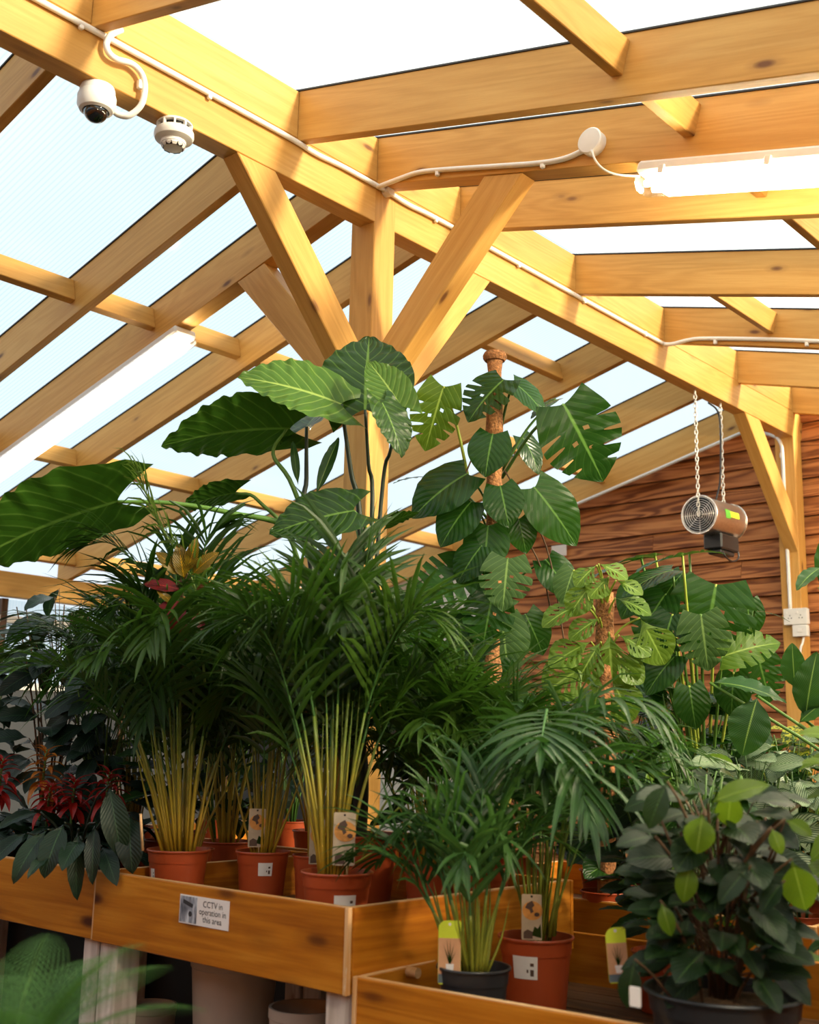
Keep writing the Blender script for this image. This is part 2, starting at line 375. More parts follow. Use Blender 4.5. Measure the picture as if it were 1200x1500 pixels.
# ================================================================== fittings on the roof timbers
def clip(pos, parent, s=.02): return block('clip', Vector(pos)-Vector((s*.5, s*.5, s*.9)), Vector(pos)+Vector((s*.5, s*.5, s*.9)), M['pvc'], parent, .003)
cx, cz = XR+.0135, Z(2.572)
t = empty('conduit', (XR, 3.6, cz), 'long white conduit clipped along the ridge beam', 'conduit')
tube('pipe', [(cx, -1.1, cz), (cx, 1, cz), (cx, 2.2, cz+.003), (cx, 3.0, cz+.004), (cx, 3.22, cz-.004), (cx, 3.4, cz+.004), (cx+.004, 3.69, cz)], .0125, M['pvc'], t, 8)
tube('pipe', [(cx+.004, 3.69, cz), (cx, 3.85, cz-.006), (cx, 4.1, cz+.002), (cx, 5, cz), (cx, 6.33, cz-.004)], .0125, M['pvc'], t, 8)
for y in (1.45, 2.02, 2.62, 4.05, 4.75, 5.4, 6.1): clip((cx, y, cz-.004), t, .018)
lathe('tee', [(.0, -.02), (.024, -.02), (.026, 0), (.024, .02), (0, .02)], M['pvc'], t, frame((cx+.006, 3.69, cz), (0, 1, 0), (1, 0, 0)), 16)
y3 = RY[4]-.013
t = empty('conduit', (XR, y3, cz), 'short white conduit branching along a rafter to a round box', 'conduit')
pp = [P(560, 272, Y=y3), P(585, 262, Y=y3), P(612, 253, Y=y3), P(645, 249, Y=y3), P(720, 244, Y=y3), P(790, 239, Y=y3), P(828, 232, Y=y3), P(858, 219, Y=y3)]
pp[0] = Vector((cx+.004, y3-.003, pp[0].z)); tube('pipe', pp, .0115, M['pvc'], t, 8)
for q in ((641, 253), (795, 241)): clip(P(*q, Y=y3), t, .018)
y6 = RY[7]-.013
t = empty('conduit', (XR, y6, cz), 'white conduit turning off the ridge beam along a far rafter', 'conduit')
pp = [P(972, 504, X=cx), P(985, 504, Y=y6-.02), P(1010, 498, Y=y6), P(1035, 496, Y=y6), P(1120, 497, Y=y6), P(1200, 500, Y=y6), P(1260, 503, Y=y6)]
tube('pipe', pp, .0135, M['pvc'], t, 8)
for q in ((1048, 500), (1182, 503)): clip(P(*q, Y=y6), t, .02)
# flexible loop to the dome camera
xx = XR+.03
t = empty('flexible_conduit', P(155, 60, X=xx), 'looped white flexible conduit running to the dome camera', 'conduit')
Lp = [(178, 44), (162, 52), (156, 65), (160, 78), (172, 87), (192, 93), (206, 106), (212, 124), (210, 146)]
pp = [P(a, b_, X=xx) for a, b_ in Lp]
pp += [P(202, 160, X=XR+.01), P(187, 170, X=XC+.03), P(172, 167, X=XC), P(163, 157, X=XC-.005)]
tube('pipe', pp, .0125, M['pvc'], t, 8)
clip(P(205, 124, X=xx-.01), t, .02)
# dome camera
c = P(133, 128, Z=ZB); c = Vector((XC, c.y+.02, ZB))
t = empty('dome_camera', c, 'white dome security camera with black eye under the ridge beam', 'camera')
lathe('mount', [(.0, 0), (.062, 0), (.066, -.012), (.066, -.03), (0, -.03)], M['white_pl'], t, Matrix.Translation(c))
hs = lathe('housing', [(.0, -.026), (.068, -.028), (.072, -.04), (.071, -.075), (.062, -.092), (.05, -.098), (.048, -.094), (0, -.094)], M['white_pl'], t, Matrix.Translation(c))
lathe('dome', [(.046, -.092)]+[(.046*math.cos(a*math.pi/16), -.094-.046*math.sin(a*math.pi/16)) for a in range(0, 8)]+[(0, -.141)], M['black_gl'], t, Matrix.Translation(c))
block('side_lug', c+Vector((-.09, -.02, -.05)), c+Vector((-.06, .02, -.012)), M['white_pl'], t)
# smoke detector
c = P(259, 180, Z=ZB); c = Vector((XC+.02, c.y, ZB))
t = empty('smoke_detector', c, 'round white smoke detector under the ridge beam', 'smoke detector')
lathe('base', [(0, 0), (.066, 0), (.072, -.006), (.072, -.012), (.03, -.012)], M['white_pl'], t, Matrix.Translation(c))
lathe('core', [(.055, -.01), (.055, -.034)], M['black'], t, Matrix.Translation(c), cap=False)
for k in range(10):
    a = k*math.tau/10; bar('rib', c+Vector((.066*math.cos(a), .066*math.sin(a), -.010)), c+Vector((.066*math.cos(a), .066*math.sin(a), -.038)), .008, .014, M['white_pl'], t, up=(math.cos(a), math.sin(a), 0), bev=.001)
lathe('body', [(.05, -.034), (.074, -.034), (.078, -.040), (.079, -.055), (.074, -.068), (.060, -.076), (.050, -.078), (.049, -.090), (0, -.090)], M['white_pl'], t, Matrix.Translation(c))
cp = lathe('cap', [(0, -.086), (.046, -.088), (.047, -.098), (.040, -.106), (.022, -.109), (0, -.109)], M['white_pl'], t, Matrix.Translation(c))
for k in range(6):
    a = k*math.tau/6; bar('slot', c+Vector((.0445*math.cos(a), .0445*math.sin(a), -.094)), c+Vector((.036*math.cos(a), .036*math.sin(a), -.1065)), .026, .006, M['black'], cp, up=(math.cos(a), math.sin(a), .4), bev=0)
# round junction box and its lead
c = P(872, 212, Y=RY[4])
t = empty('junction_box', c, 'round white junction box on a rafter beside the lit batten lamp', 'junction box')
lathe('box', [(0, 0), (.052, 0), (.052, .034), (0, .034)], M['white_pl'], t, frame(c, (1, 0, 0), (0, -1, 0)))
lathe('lid', [(0, .034), (.054, .034), (.055, .042), (.05, .047), (0, .048)], M['white_pl'], t, frame(c, (1, 0, 0), (0, -1, 0)))
tube('lead', [P(867, 220, Y=RY[4]-.05), P(873, 236, Y=RY[4]-.055), P(886, 249, Y=RY[4]-.04), P(906, 256, Y=RY[4]-.01), P(938, 258, Y=RY[4]+.03)], .0045, M['pvc'], t, 6)
# batten lamps
def clear_mat():
    m, t_, p = nmat('clear_end_cover'); t_.nodes.remove(p)
    tr = N(t_, 'ShaderNodeBsdfTransparent'); tr.inputs['Color'].default_value = (.93, .92, .88, 1); gl = N(t_, 'ShaderNodeBsdfGlossy'); gl.inputs['Roughness'].default_value = .1
    mx = N(t_, 'ShaderNodeMixShader'); mx.inputs[0].default_value = .16; t_.links.new(tr.outputs[0], mx.inputs[1]); t_.links.new(gl.outputs[0], mx.inputs[2]); t_.links.new(mx.outputs[0], t_.nodes['Material Output'].inputs['Surface']); return m
M['clear'] = clear_mat()
def halfpipe(L0, L1, w, h, n=8, ends=True):
    V, Fc = [], []
    for x in (L0, L1):
        for k in range(n+1):
            a = math.pi*k/n; V.append((x, -w/2*math.copysign(abs(math.cos(a))**.6, math.cos(a)), -h*math.sin(a)**.6 if 0 < k < n else 0))
    for k in range(n): Fc.append((k, k+1, n+1+k+1, n+1+k))
    if ends: Fc += [tuple(range(n, -1, -1)), tuple(range(n+1, 2*n+2))]
    return mesh('halfpipe', V, Fc)
def lamp(x0, sgn, y, label, L=1.8, dm_='diff'):
    xf = XR if sgn > 0 else XL
    zt = RB-SL*abs(x0-xf)-.004
    d = Vector((sgn, 0, -SL)).normalized(); o = Vector((x0, y, zt))
    t = empty('batten_lamp', o, label, 'lamp', 'batten lamps under the rafters')
    t.matrix_basis = frame(o, d, (0, 0, 1)); W = t.matrix_basis
    body = link('body', bevelled([(sx, sy*.075, sz) for sx in (0, L) for sy, sz in ((-1, -.05), (1, -.05), (1, 0), (-1, 0))], BOXF, .012), M['white_pl'], t, W)
    link('diffuser', halfpipe(.10, L-.10, .138, .06), M[dm_], t, W @ Matrix.Translation((0, 0, -.05)))
    for a, c_ in ((.004, .10), (L-.10, L-.004)): link('end_cover', halfpipe(a, c_, .138, .06), M['clear'], t, W @ Matrix.Translation((0, 0, -.05)))
    for s in (-1, 1):
        V, Fc = tube_data([Vector((.03, s*.03, -.078)), Vector((.10, s*.03, -.078))], .013, 8); link('tube', mesh('tube', V, Fc, True), M['tube'], t, W)
    for x in (.12, .55, 1.2, 1.68):
        link('clip', bevelled([(x+sx*.012, -.080+sy*.006, sz) for sx in (-1, 1) for sy, sz in ((-1, -.062), (1, -.062), (1, -.028), (-1, -.028))], BOXF, .002), M['white_pl'], t, W)
    return t
lamp(-2.06, 1, RY[4]+.05, 'lit white batten lamp under the rafter beside the round junction box')
lamp(-4.93, -1, RY[4]+.05, 'glowing white batten lamp above the elephant ear leaves', 2.2, 'diff_cool')
lamp(-1.7, 1, RY[7]+.025, 'lit batten lamp at the end of the far rafter conduit')
lamp(-1.7, 1, RY[8]+.025, 'added unseen batten lamp under the rafter before the end wall')  # out of view, added to brighten the far right-hand timbers
lamp(-.35, 1, RY[1]+.025, 'added unseen batten lamp under a rafter near the viewer')  # out of view, added to brighten the near right-hand rafters
# ------------------------------------------------------------------ hanging heater
hx, hz, hy0, hy1 = -3.50, Z(1.545), 6.86, 7.30
HM = frame((hx, hy0, hz), (0, 1, .035), (0, 0, 1)) @ Matrix.Rotation(math.pi/2, 4, 'Y')   # local Z runs along the barrel
t = empty('fan_heater', (hx, hy0, hz-.2), 'cylindrical steel fan heater with ringed grille hanging on two chains', 'heater')
R = .125; L = hy1-hy0
lathe('barrel', [(R, .0), (R, L), (R-.006, L), (R-.006, .02)], M['steel'], t, HM, 40, cap=False)
for z in (0, L): 
    V, Fc = [], []
    lathe('rim', [(R-.004, z-.006), (R+.005, z-.006), (R+.007, z), (R+.005, z+.006), (R-.004, z+.006)], M['steel'], t, HM, 40, cap=False)
lathe('interior', [(R-.007, .015), (.05, .09), (0, .10)], M['black'], t, HM, 32, cap=False)
g = lathe('grille_hub', [(0, -.012), (.014, -.012), (.016, -.006), (.016, .004), (0, .004)], M['steel'], t, HM, 20)
for k in range(7):
    r = .028+k*.0145; pts = [Vector((r*math.cos(a*math.tau/36), r*math.sin(a*math.tau/36), -.002)) for a in range(37)]
    V, Fc = tube_data(pts, .0032, 6, False); link('grille_ring', mesh('ring', V, Fc, True), M['steel'], t, HM)
for k in range(4):
    a = k*math.pi/4; bar('grille_spoke', HM @ Vector((R*math.cos(a), R*math.sin(a), .003)), HM @ Vector((-R*math.cos(a), -R*math.sin(a), .003)), .005, .003, M['steel'], t, bev=0)
block('control_box', (hx-.05, hy0+.14, hz-R-.085), (hx+.085, hy0+.40, hz-R+.02), M['black'], t, .01)
block('box_foot', (hx-.035, hy0+.17, hz-R-.115), (hx+.065, hy0+.37, hz-R-.083), M['black'], t, .008)
tube('cable_loop', [(hx+.06, hy0+.20, hz-R-.09), (hx+.075, hy0+.21, hz-R-.135), (hx+.08, hy0+.30, hz-R-.155), (hx+.08, hy0+.39, hz-R-.12), (hx+.075, hy0+.395, hz-R-.06)], .006, M['black'], t, 6)
M['lime'] = plain('yellow_green_sticker', (.66, .80, .05), .4); M['leafgreen'] = plain('green_sticker', (.12, .45, .05), .4)
def patch(name, th0, th1, z0, z1, mat, rr=R+.0015):
    V, Fc = [], []; n = 8
    for z in (z0, z1):
        for k in range(n+1):
            a = th0+(th1-th0)*k/n; V.append((rr*math.cos(a), rr*math.sin(a), z))
    for k in range(n): Fc.append((k, k+1, n+2+k, n+1+k))
    link(name, mesh(name, V, Fc, True), mat, t, HM)
# angle on the barrel that faces +X
vx = HM.to_3x3().inverted() @ Vector((1, 0, .12)); th = math.atan2(vx.y, vx.x)
patch('sticker', th-.17, th+.17, .20, .33, M['lime']); patch('sticker', th-.22, th+.26, .13, .20, M['leafgreen'], R+.002)
tube('power_cable', [P(1038, 590, X=XC), P(1050, 600, X=XC+.01), P(1055, 618, X=XC+.012), P(1056, 660, X=XC+.012), P(1055, 705, X=XC+.01), P(1049, 733, X=XC)], .007, M['black'], t, 6)
def chain(x, y, z0, z1, label):
    o = Vector((x, y, z0)); V, Fc = [], []; n = int((z0-z1)/.030)
    for k in range(n):
        zc = -(k+.5)*(z0-z1)/n; pl = []
        for a in range(11):
            an = a*math.tau/10; u_, v_ = .0095*math.cos(an), .021*math.sin(an)
            pl.append(Vector((u_*.75, u_*.7, zc+v_)) if k % 2 else Vector((-u_*.75, u_*.7, zc+v_)))
        v2, f2 = tube_data(pl, .0036, 5, False); b0 = len(V); V += v2; Fc += [tuple(i+b0 for i in f) for f in f2]
    c_ = link('chain', mesh('chain', V, Fc, True), M['chain'], None, Matrix.Translation(o)); tag(c_, label, 'chain', None)
chain(hx, hy0-.012, ZB-.002, hz-.01, 'galvanised chain dropping from the ridge beam across the heater grille')
chain(hx, hy0+.36, ZB-.002, hz+R+.006, 'galvanised chain beside the black cable above the heater barrel')
# ------------------------------------------------------------------ socket, switch and conduit on the end post
t = empty('wall_conduit', P(1160, 890, Y=8.34), 'thin white conduit down the side of the end wall post', 'conduit')
pp = [P(1118, 634, Y=8.40), P(1136, 640, Y=8.37), P(1144, 650, Y=8.35), P(1146.5, 668, Y=8.34), P(1150, 740, Y=8.34), P(1155, 830, Y=8.34), P(1158, 893, Y=8.34)]
tube('pipe', pp, .014, M['pvc'], t, 8)
for q in ((1145, 667), (1156, 853)): clip(P(*q, Y=8.338), t, .022)
t = empty('rafter_conduit', P(950, 692, Y=8.34), 'pale conduit under the last rafter along the top of the end wall', 'conduit')
tube('pipe', [P(700, 801, Y=8.345), P(932, 701, Y=8.345), P(1092, 632, Y=8.345), P(1116, 628, Y=8.35)], .014, M['pvc'], t, 8)
s0 = P(1150, 893, Y=8.33); s1 = P(1185, 914, Y=8.33)
t = empty('double_socket', Vector((s0.x, 8.33, s1.z)), 'white double socket on the end post above a switch', 'socket')
block('back_box', (s0.x, 8.31, s1.z), (s1.x, 8.354, s0.z), M['white_pl'], t, .004)
block('face_plate', (s0.x-.002, 8.303, s1.z-.002), (s1.x+.002, 8.3105, s0.z+.002), M['white_pl'], t, .003)
for k in range(2):
    xx_ = s0.x+(s1.x-s0.x)*(.27+.46*k); zc = (s0.z+s1.z)/2
    for dx, dz in ((-.011, -.012), (.011, -.012), (0, .008)): block('pin_hole', (xx_+dx-.003, 8.3015, zc+dz-.004), (xx_+dx+.003, 8.304, zc+dz+.004), M['black'], t, 0)
    block('rocker', (xx_-.035, 8.300, zc+.02), (xx_-.02, 8.304, zc+.038), M['white_pl'], t, .001)
s2 = P(1163, 914, Y=8.33); s3 = P(1185, 932, Y=8.33)
t = empty('isolator_switch', Vector((s2.x, 8.33, s3.z)), 'small white isolator switch box with red mark below the double socket', 'switch')
block('back_box', (s2.x, 8.31, s3.z), (s3.x, 8.354, s1.z-.004), M['white_pl'], t, .004)
block('face_plate', (s2.x-.001, 8.302, s3.z-.001), (s3.x+.001, 8.3105, s1.z-.005), M['white_pl'], t, .003)
M['red'] = plain('red_marking', (.55, .06, .04), .5)
block('red_mark', (s2.x+.045, 8.300, s1.z-.045), (s2.x+.075, 8.303, s1.z-.036), M['red'], t, 0)
block('rocker', (s2.x+.04, 8.298, s3.z+.03), (s2.x+.075, 8.303, s3.z+.055), M['white_pl'], t, .002)
tube('cable', [P(1178, 932, Y=8.33), P(1176, 942, Y=8.32), P(1173, 952, Y=8.31), P(1170, 990, Y=8.33)], .009, M['pvc'], t, 6)
# ================================================================== benches
TOPZ, BOTZ = Z(-.45), Z(-.683)
Y0, Y1 = 2.455, 3.60
TRAY = Z(-.600)
def bench(x0, x1, y0, y1, zt, zb, tray, label, rot=0, legs=True, leg_w=.09, planks='dark_plank', trim_left=False, front=True):
    e = empty('plant_bench', (x1 if not rot else x0, y0, 0), label, 'bench', 'slatted plant benches')
    if rot: e.rotation_euler.z = rot; e.matrix_basis = Matrix.Translation((x0, y0, 0)) @ Matrix.Rotation(rot, 4, 'Z')
    W = e.matrix_basis.copy() if rot else Matrix.Translation((x1, y0, 0))
    if not rot: e.matrix_basis = W
    ox = x0 if rot else x1
    def B(name, lo, hi, mat, bev=.003, par=e):
        lo = Vector(lo)-Vector((ox, y0, 0)); hi = Vector(hi)-Vector((ox, y0, 0)); c = (lo+hi)/2; h = (hi-lo)/2
        # grain along the longest side
        if h.y > h.x and h.y > h.z: R_ = Matrix.Rotation(math.pi/2, 4, 'Z'); h = Vector((h.y, h.x, h.z))
        elif h.z > h.x: R_ = Matrix.Rotation(math.pi/2, 4, 'Y'); h = Vector((h.z, h.y, h.x))
        else: R_ = Matrix.Identity(4)
        v = [(sx*h.x, sy*h.y, sz*h.z) for sx in (-1, 1) for sy, sz in ((-1,-1),(1,-1),(1,1),(-1,1))]
        return link(name, bevelled(v, BOXF, bev), mat, par, W @ Matrix.Translation(c) @ R_)
    th = .022
    fb = B('front_board', (x0+.001, y0, zb), (x1-.001, y0+th, zt), M['bench'])
    B('worn_edge', (x0+.002, y0+.002, zt-.0005), (x1-.002, y0+th-.001, zt+.0018), M['bench_edge'], .0005, fb)
    B('back_board', (x0+.001, y1-th, zb), (x1-.001, y1, zt), M['bench'])
    for xa in (x0, x1-th):
        sb = B('side_board', (xa, y0+th+.001, zb), (xa+th, y1-th-.001, zt), M['bench'])
        B('worn_edge', (xa+.001, y0+th+.002, zt-.0005), (xa+th-.001, y1-th-.002, zt+.0018), M['bench_edge'], .0005, sb)
    n = int((y1-y0-2*th)/.125); st = (y1-y0-2*th)/n
    for k in range(n): B('plank', (x0+th, y0+th+k*st+.004, tray-.022), (x1-th, y0+th+(k+1)*st-.004, tray), M[planks])
    B('corner_strip', (x1-.012, y0-.005, zb), (x1+.003, y0+.012, zt+.002), M['bench_edge'], .002)
    if trim_left: B('corner_strip', (x0-.003, y0-.005, zb), (x0+.012, y0+.012, zt+.002), M['bench_edge'], .002)
    for xa in (x0+.012, x1-.012-leg_w):
        for ya in (y0+.03, y1-.03-leg_w): B('leg', (xa, ya, 0), (xa+leg_w, ya+leg_w, zb+.03), M['white_wood'], .005)
    B('shade_sheet', (x0+.02, y1-.014, .02), (x1-.02, y1-.008, zb-.002), M['black'], 0)  # black sheet standing in for the dark under the bench
    return e
bA = bench(-3.598, -2.362, Y0, Y1, TOPZ, BOTZ, TRAY, 'orange stained plant bench carrying the CCTV sign', leg_w=.10)
bB = bench(-4.86, -3.602, Y0+.012, Y1, TOPZ-.004, BOTZ, TRAY, 'orange stained plant bench under the drooping dark leaves and red bromeliads')
bC = bench(-6.12, -4.864, Y0+.02, Y1, TOPZ-.006, BOTZ, TRAY, 'stained plant bench beyond the bromeliads, mostly hidden by leaves')
bD = bench(-2.352, -.55, 2.474, 3.66, Z(-.633), Z(-.866), Z(-.80), 'lower stained plant bench holding the black pot palm and the kentia', rot=.085, trim_left=True)
bE = bench(-3.42, -1.60, 3.86, 5.10, TOPZ-.1, BOTZ-.1, TRAY-.1, 'stained plant bench behind the centre post under the climbing plants')
bF = bench(-1.58, -.2, 4.2, 5.4, TOPZ-.15, BOTZ-.15, TRAY-.15, 'stained plant bench below the striped prayer plants')
bG = bench(-5.6, -3.75, 3.80, 5.0, TOPZ-.02, BOTZ-.02, TRAY-.02, 'stained plant bench in the shade behind the palms')
pg = P(588, 1421, Y=2.70); 
lathe('dowel', [(0, 0), (.014, 0), (.015, .002), (.015, .05), (0, .05)], M['bench_edge'], bA, frame((-2.361, pg.y, pg.z-.0), (0, 1, 0), (1, 0, 0)), 16)
# ---- CCTV sign
y_s = Y0-.0015
a, b_, c_, d_ = P(265, 1308, Y=y_s), P(337, 1322, Y=y_s), P(334, 1366, Y=y_s), P(262, 1349, Y=y_s)
x0s, x1s = (a.x+d_.x)/2, (b_.x+c_.x)/2; zts, zbs = (a.z+b_.z)/2, (c_.z+d_.z)/2
M['paper'] = plain('white_printed_paper', (.80, .76, .74), .5, var=.02)
M['ink'] = plain('dark_printing_ink', (.03, .03, .035), .6)
t = empty('notice', (x0s, y_s, zbs), 'white notice about CCTV stuck on the bench front', 'sign')
block('sheet', (x0s, y_s-.001, zbs), (x1s, y_s+.001, zts), M['paper'], t, .0003)
def photo_mat():
    m, t_, p = nmat('printed_photograph'); p.inputs['Roughness'].default_value = .5
    tcn = N(t_, 'ShaderNodeTexCoord'); mp = N(t_, 'ShaderNodeMapping'); mp.inputs['Scale'].default_value = (40, 1, 14); mp.inputs['Rotation'].default_value = (0, .5, 0)
    n = N(t_, 'ShaderNodeTexNoise', Scale=1.0, Detail=3.0); t_.links.new(tcn.outputs['Object'], mp.inputs['Vector']); t_.links.new(mp.outputs[0], n.inputs['Vector'])
    r = ramp(t_, (.3, (.03, .035, .05)), (.5, (.25, .27, .32)), (.65, (.62, .66, .72))); t_.links.new(n.outputs['Fac'], r.inputs['Fac']); t_.links.new(r.outputs['Color'], p.inputs['Base Color']); return m
M['photo'] = photo_mat()
wS = x1s-x0s; hS = zts-zbs
pb = block('picture', (x0s+.004, y_s-.0022, zbs+.004), (x0s+wS*.36, y_s-.0005, zts-.004), M['photo'], t, 0)
lathe('printed_lens', [(0, 0), (.0085, 0), (.0085, .0006), (0, .0006)], M['ink'], pb, frame((x0s+wS*.235, y_s-.0022, zbs+hS*.36), (1, 0, 0), (0, -1, 0)), 20)
bar('printed_bracket', (x0s+wS*.08, y_s-.0024, zts-hS*.22), (x0s+wS*.28, y_s-.0024, zts-hS*.36), .0008, .012, M['ink'], pb, bev=0)
def text(s, loc, size, mat, parent, name='lettering', align='CENTER', rot=None):
    cu = bpy.data.curves.new('txt', 'FONT'); cu.body = s; cu.size = size; cu.align_x = align; cu.align_y = 'CENTER'; cu.resolution_u = 3
    ob = bpy.data.objects.new('txt', cu); COL.objects.link(ob); dg = bpy.context.evaluated_depsgraph_get(); dg.update()
    me = bpy.data.meshes.new_from_object(ob.evaluated_get(dg)); bpy.data.objects.remove(ob); bpy.data.curves.remove(cu)
    return link(name, me, mat, parent, rot if rot else Matrix.Translation(loc) @ Matrix.Rotation(math.pi/2, 4, 'X'))
for k, s in enumerate(('CCTV in', 'operation in', 'this area')): text(s, (x0s+wS*.68, y_s-.0018, zts-hS*(.24+.26*k)), .0165*wS/.15, M['ink'], t)
# ---- stone coloured planters stored under the bench
M['stone'] = plain('stone_beige_ceramic', (.50, .42, .34), .55, var=.05, vscale=8)
def planter(px, py_top, Y, r, h, label, zb=0.0):
    c = P(px, py_top, Y=Y); z1 = c.z
    z0 = max(0, z1-h)
    t = empty('stone_planter', (c.x, Y, z0), label, 'planter', 'planters stored under the bench')
    W = Matrix.Translation((c.x, Y, z0)); h = z1-z0
    lathe('bowl', [(0, 0), (r*.62, 0), (r*.66, .01), (r*.80, h*.35), (r*.80, h*.36), (r*.84, h*.40), (r*.97, h*.93), (r*.97, h*.94)], M['stone'], t, W, 36, cap=False)
    lathe('rim', [(r*.965, h*.93), (r*1.0, h*.94), (r*1.0, h), (r*.92, h), (r*.90, h*.9), (r*.86, h*.5), (0, h*.5)], M['stone'], t, W, 36, cap=False)
    return t
planter(345, 1400, 2.85, .155, .5, 'tall stone beige planter under the bench below the CCTV sign')
planter(447, 1474, 2.72, .115, .5, 'low stone beige planter under the bench next to the right leg')
planter(222, 1470, 3.0, .10, .5, 'small grey planter under the bench beside the whitewashed leg')
# ================================================================== plant library
def leaf_mat(name, dark, mid, vein, nv=9, sk=.35, rough=.35, trans=(.10, .28, .02), tf=.30, vw=.10, mode=None, spots=None, lat=.55, bump=.35):
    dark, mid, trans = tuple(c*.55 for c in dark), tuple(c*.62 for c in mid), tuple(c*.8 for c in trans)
    m, t, p = nmat(name); p.inputs['Roughness'].default_value = rough; p.inputs['Specular IOR Level'].default_value = .32
    uv = N(t, 'ShaderNodeUVMap'); sp = N(t, 'ShaderNodeSeparateXYZ'); t.links.new(uv.outputs[0], sp.inputs[0])
    oi = N(t, 'ShaderNodeObjectInfo'); tc_ = N(t, 'ShaderNodeTexCoord')
    a = mth(t, 'ABSOLUTE', mth(t, 'MULTIPLY_ADD', sp.outputs[0], 2.0, -1.0))
    n1 = N(t, 'ShaderNodeTexNoise', Scale=6.0, Detail=3.0); t.links.new(tc_.outputs['Object'], n1.inputs['Vector'])
    f = mth(t, 'MULTIPLY_ADD', oi.outputs['Random'], .7, mth(t, 'MULTIPLY_ADD', n1.outputs['Fac'], .6, -.2))
    base = mixc(t, 'MIX', f, dark, mid)
    ph = mth(t, 'SUBTRACT', mth(t, 'MULTIPLY', sp.outputs[1], float(nv)), mth(t, 'MULTIPLY', a, nv*sk))
    tri = mth(t, 'ABSOLUTE', mth(t, 'SUBTRACT', mth(t, 'FRACT', ph), .5))          # 0 on a lateral vein
    lv = ramp(t, (0, (1, 1, 1)), (vw, (.25, .25, .25)), (vw*2.2, (0, 0, 0))); t.links.new(tri, lv.inputs['Fac'])
    mv = ramp(t, (.02, (1, 1, 1)), (.055, (0, 0, 0))); t.links.new(a, mv.inputs['Fac'])
    if mode == 'stripe':      # prayer plant: broad pale bands between dark ones
        st = ramp(t, (.10, (0, 0, 0)), (.24, (1, 1, 1))); t.links.new(tri, st.inputs['Fac'])
        ed = ramp(t, (.80, (1, 1, 1)), (.95, (0, 0, 0))); t.links.new(a, ed.inputs['Fac'])
        base = mixc(t, 'MIX', mth(t, 'MULTIPLY', st.outputs['Color'], ed.outputs['Color']), base, spots)
    elif mode == 'blotch':
        n2 = N(t, 'ShaderNodeTexNoise', Scale=11.0, Detail=2.0); t.links.new(tc_.outputs['Object'], n2.inputs['Vector'])
        r2 = ramp(t, (.46, (0, 0, 0)), (.56, (1, 1, 1))); t.links.new(n2.outputs['Fac'], r2.inputs['Fac']); base = mixc(t, 'MIX', r2.outputs['Color'], base, spots)
    col = mixc(t, 'MIX', mth(t, 'MULTIPLY', lv.outputs['Color'], lat), base, vein)
    col = mixc(t, 'MIX', mv.outputs['Color'], col, vein)
    t.links.new(col, p.inputs['Base Color'])
    bn = N(t, 'ShaderNodeBump', Strength=bump, Distance=.004); t.links.new(tri, bn.inputs['Height']); t.links.new(bn.outputs['Normal'], p.inputs['Normal'])
    tl = N(t, 'ShaderNodeBsdfTranslucent'); tcol = mixc(t, 'MIX', .5, col, trans); t.links.new(tcol, tl.inputs['Color'])
    mx = N(t, 'ShaderNodeMixShader'); mx.inputs[0].default_value = tf; t.links.new(p.outputs[0], mx.inputs[1]); t.links.new(tl.outputs[0], mx.inputs[2])
    t.links.new(mx.outputs[0], t.nodes['Material Output'].inputs['Surface']); return m
def stem_mat(name, lo, hi, zscale=1.0, rough=.45):
    m, t, p = nmat(name); p.inputs['Roughness'].default_value = rough
    tc_ = N(t, 'ShaderNodeTexCoord'); sp = N(t, 'ShaderNodeSeparateXYZ'); t.links.new(tc_.outputs['Object'], sp.inputs[0])
    n = N(t, 'ShaderNodeTexNoise', Scale=30.0, Detail=2.0); t.links.new(tc_.outputs['Object'], n.inputs['Vector'])
    f = mth(t, 'MULTIPLY_ADD', sp.outputs[2], zscale, mth(t, 'MULTIPLY_ADD', n.outputs['Fac'], .5, -.25))
    r = ramp(t, (0, lo), (1, hi)); t.links.new(f, r.inputs['Fac']); t.links.new(r.outputs['Color'], p.inputs['Base Color']); return m
G = M
G['aloc'] = leaf_mat('elephant_ear_leaf', (.022, .075, .008), (.048, .130, .012), (.13, .25, .04), 9, .30, .30, (.08, .24, .01), .20, .06, bump=1.0)
G['aloc_hi'] = leaf_mat('lighter_elephant_ear_leaf', (.075, .20, .02), (.13, .28, .03), (.30, .42, .09), 9, .30, .35, (.22, .42, .03), .30, .06, bump=.9)  # lighter green copy of the elephant ear leaf
G['monst'] = leaf_mat('monstera_leaf', (.012, .060, .008), (.034, .120, .014), (.10, .22, .04), 8, .35, .26, (.08, .26, .02), .25, .035, bump=.5, lat=.28)
G['monst_hi'] = leaf_mat('lighter_monstera_leaf', (.09, .22, .02), (.16, .33, .03), (.30, .45, .08), 8, .35, .32, (.32, .52, .03), .45, .045)  # lighter yellow-green copy of the monstera leaf
G['monst_mat'] = leaf_mat('dull_monstera_leaf', (.05, .13, .03), (.08, .18, .04), (.18, .30, .08), 8, .35, .5, (.14, .28, .04), .3, .045)
G['adan'] = leaf_mat('adansonii_leaf', (.10, .22, .02), (.20, .36, .035), (.30, .46, .08), 8, .35, .33, (.32, .50, .04), .42, .05)
G['areca'] = leaf_mat('areca_frond', (.014, .050, .005), (.075, .165, .014), (.05, .14, .03), 1, 0, .38, (.08, .24, .02), .28, .02, lat=0, bump=0)  # wide spread of frond tones stands in for lit leaflets
G['kentia'] = leaf_mat('kentia_frond', (.026, .095, .018), (.075, .180, .034), (.09, .22, .07), 1, 0, .36, (.12, .32, .04), .30, .02, lat=0, bump=0)
G['pale_palm'] = leaf_mat('pale_palm_frond', (.07, .16, .02), (.14, .25, .04), (.2, .3, .07), 1, 0, .4, (.25, .4, .05), .35, .02, lat=0, bump=0)
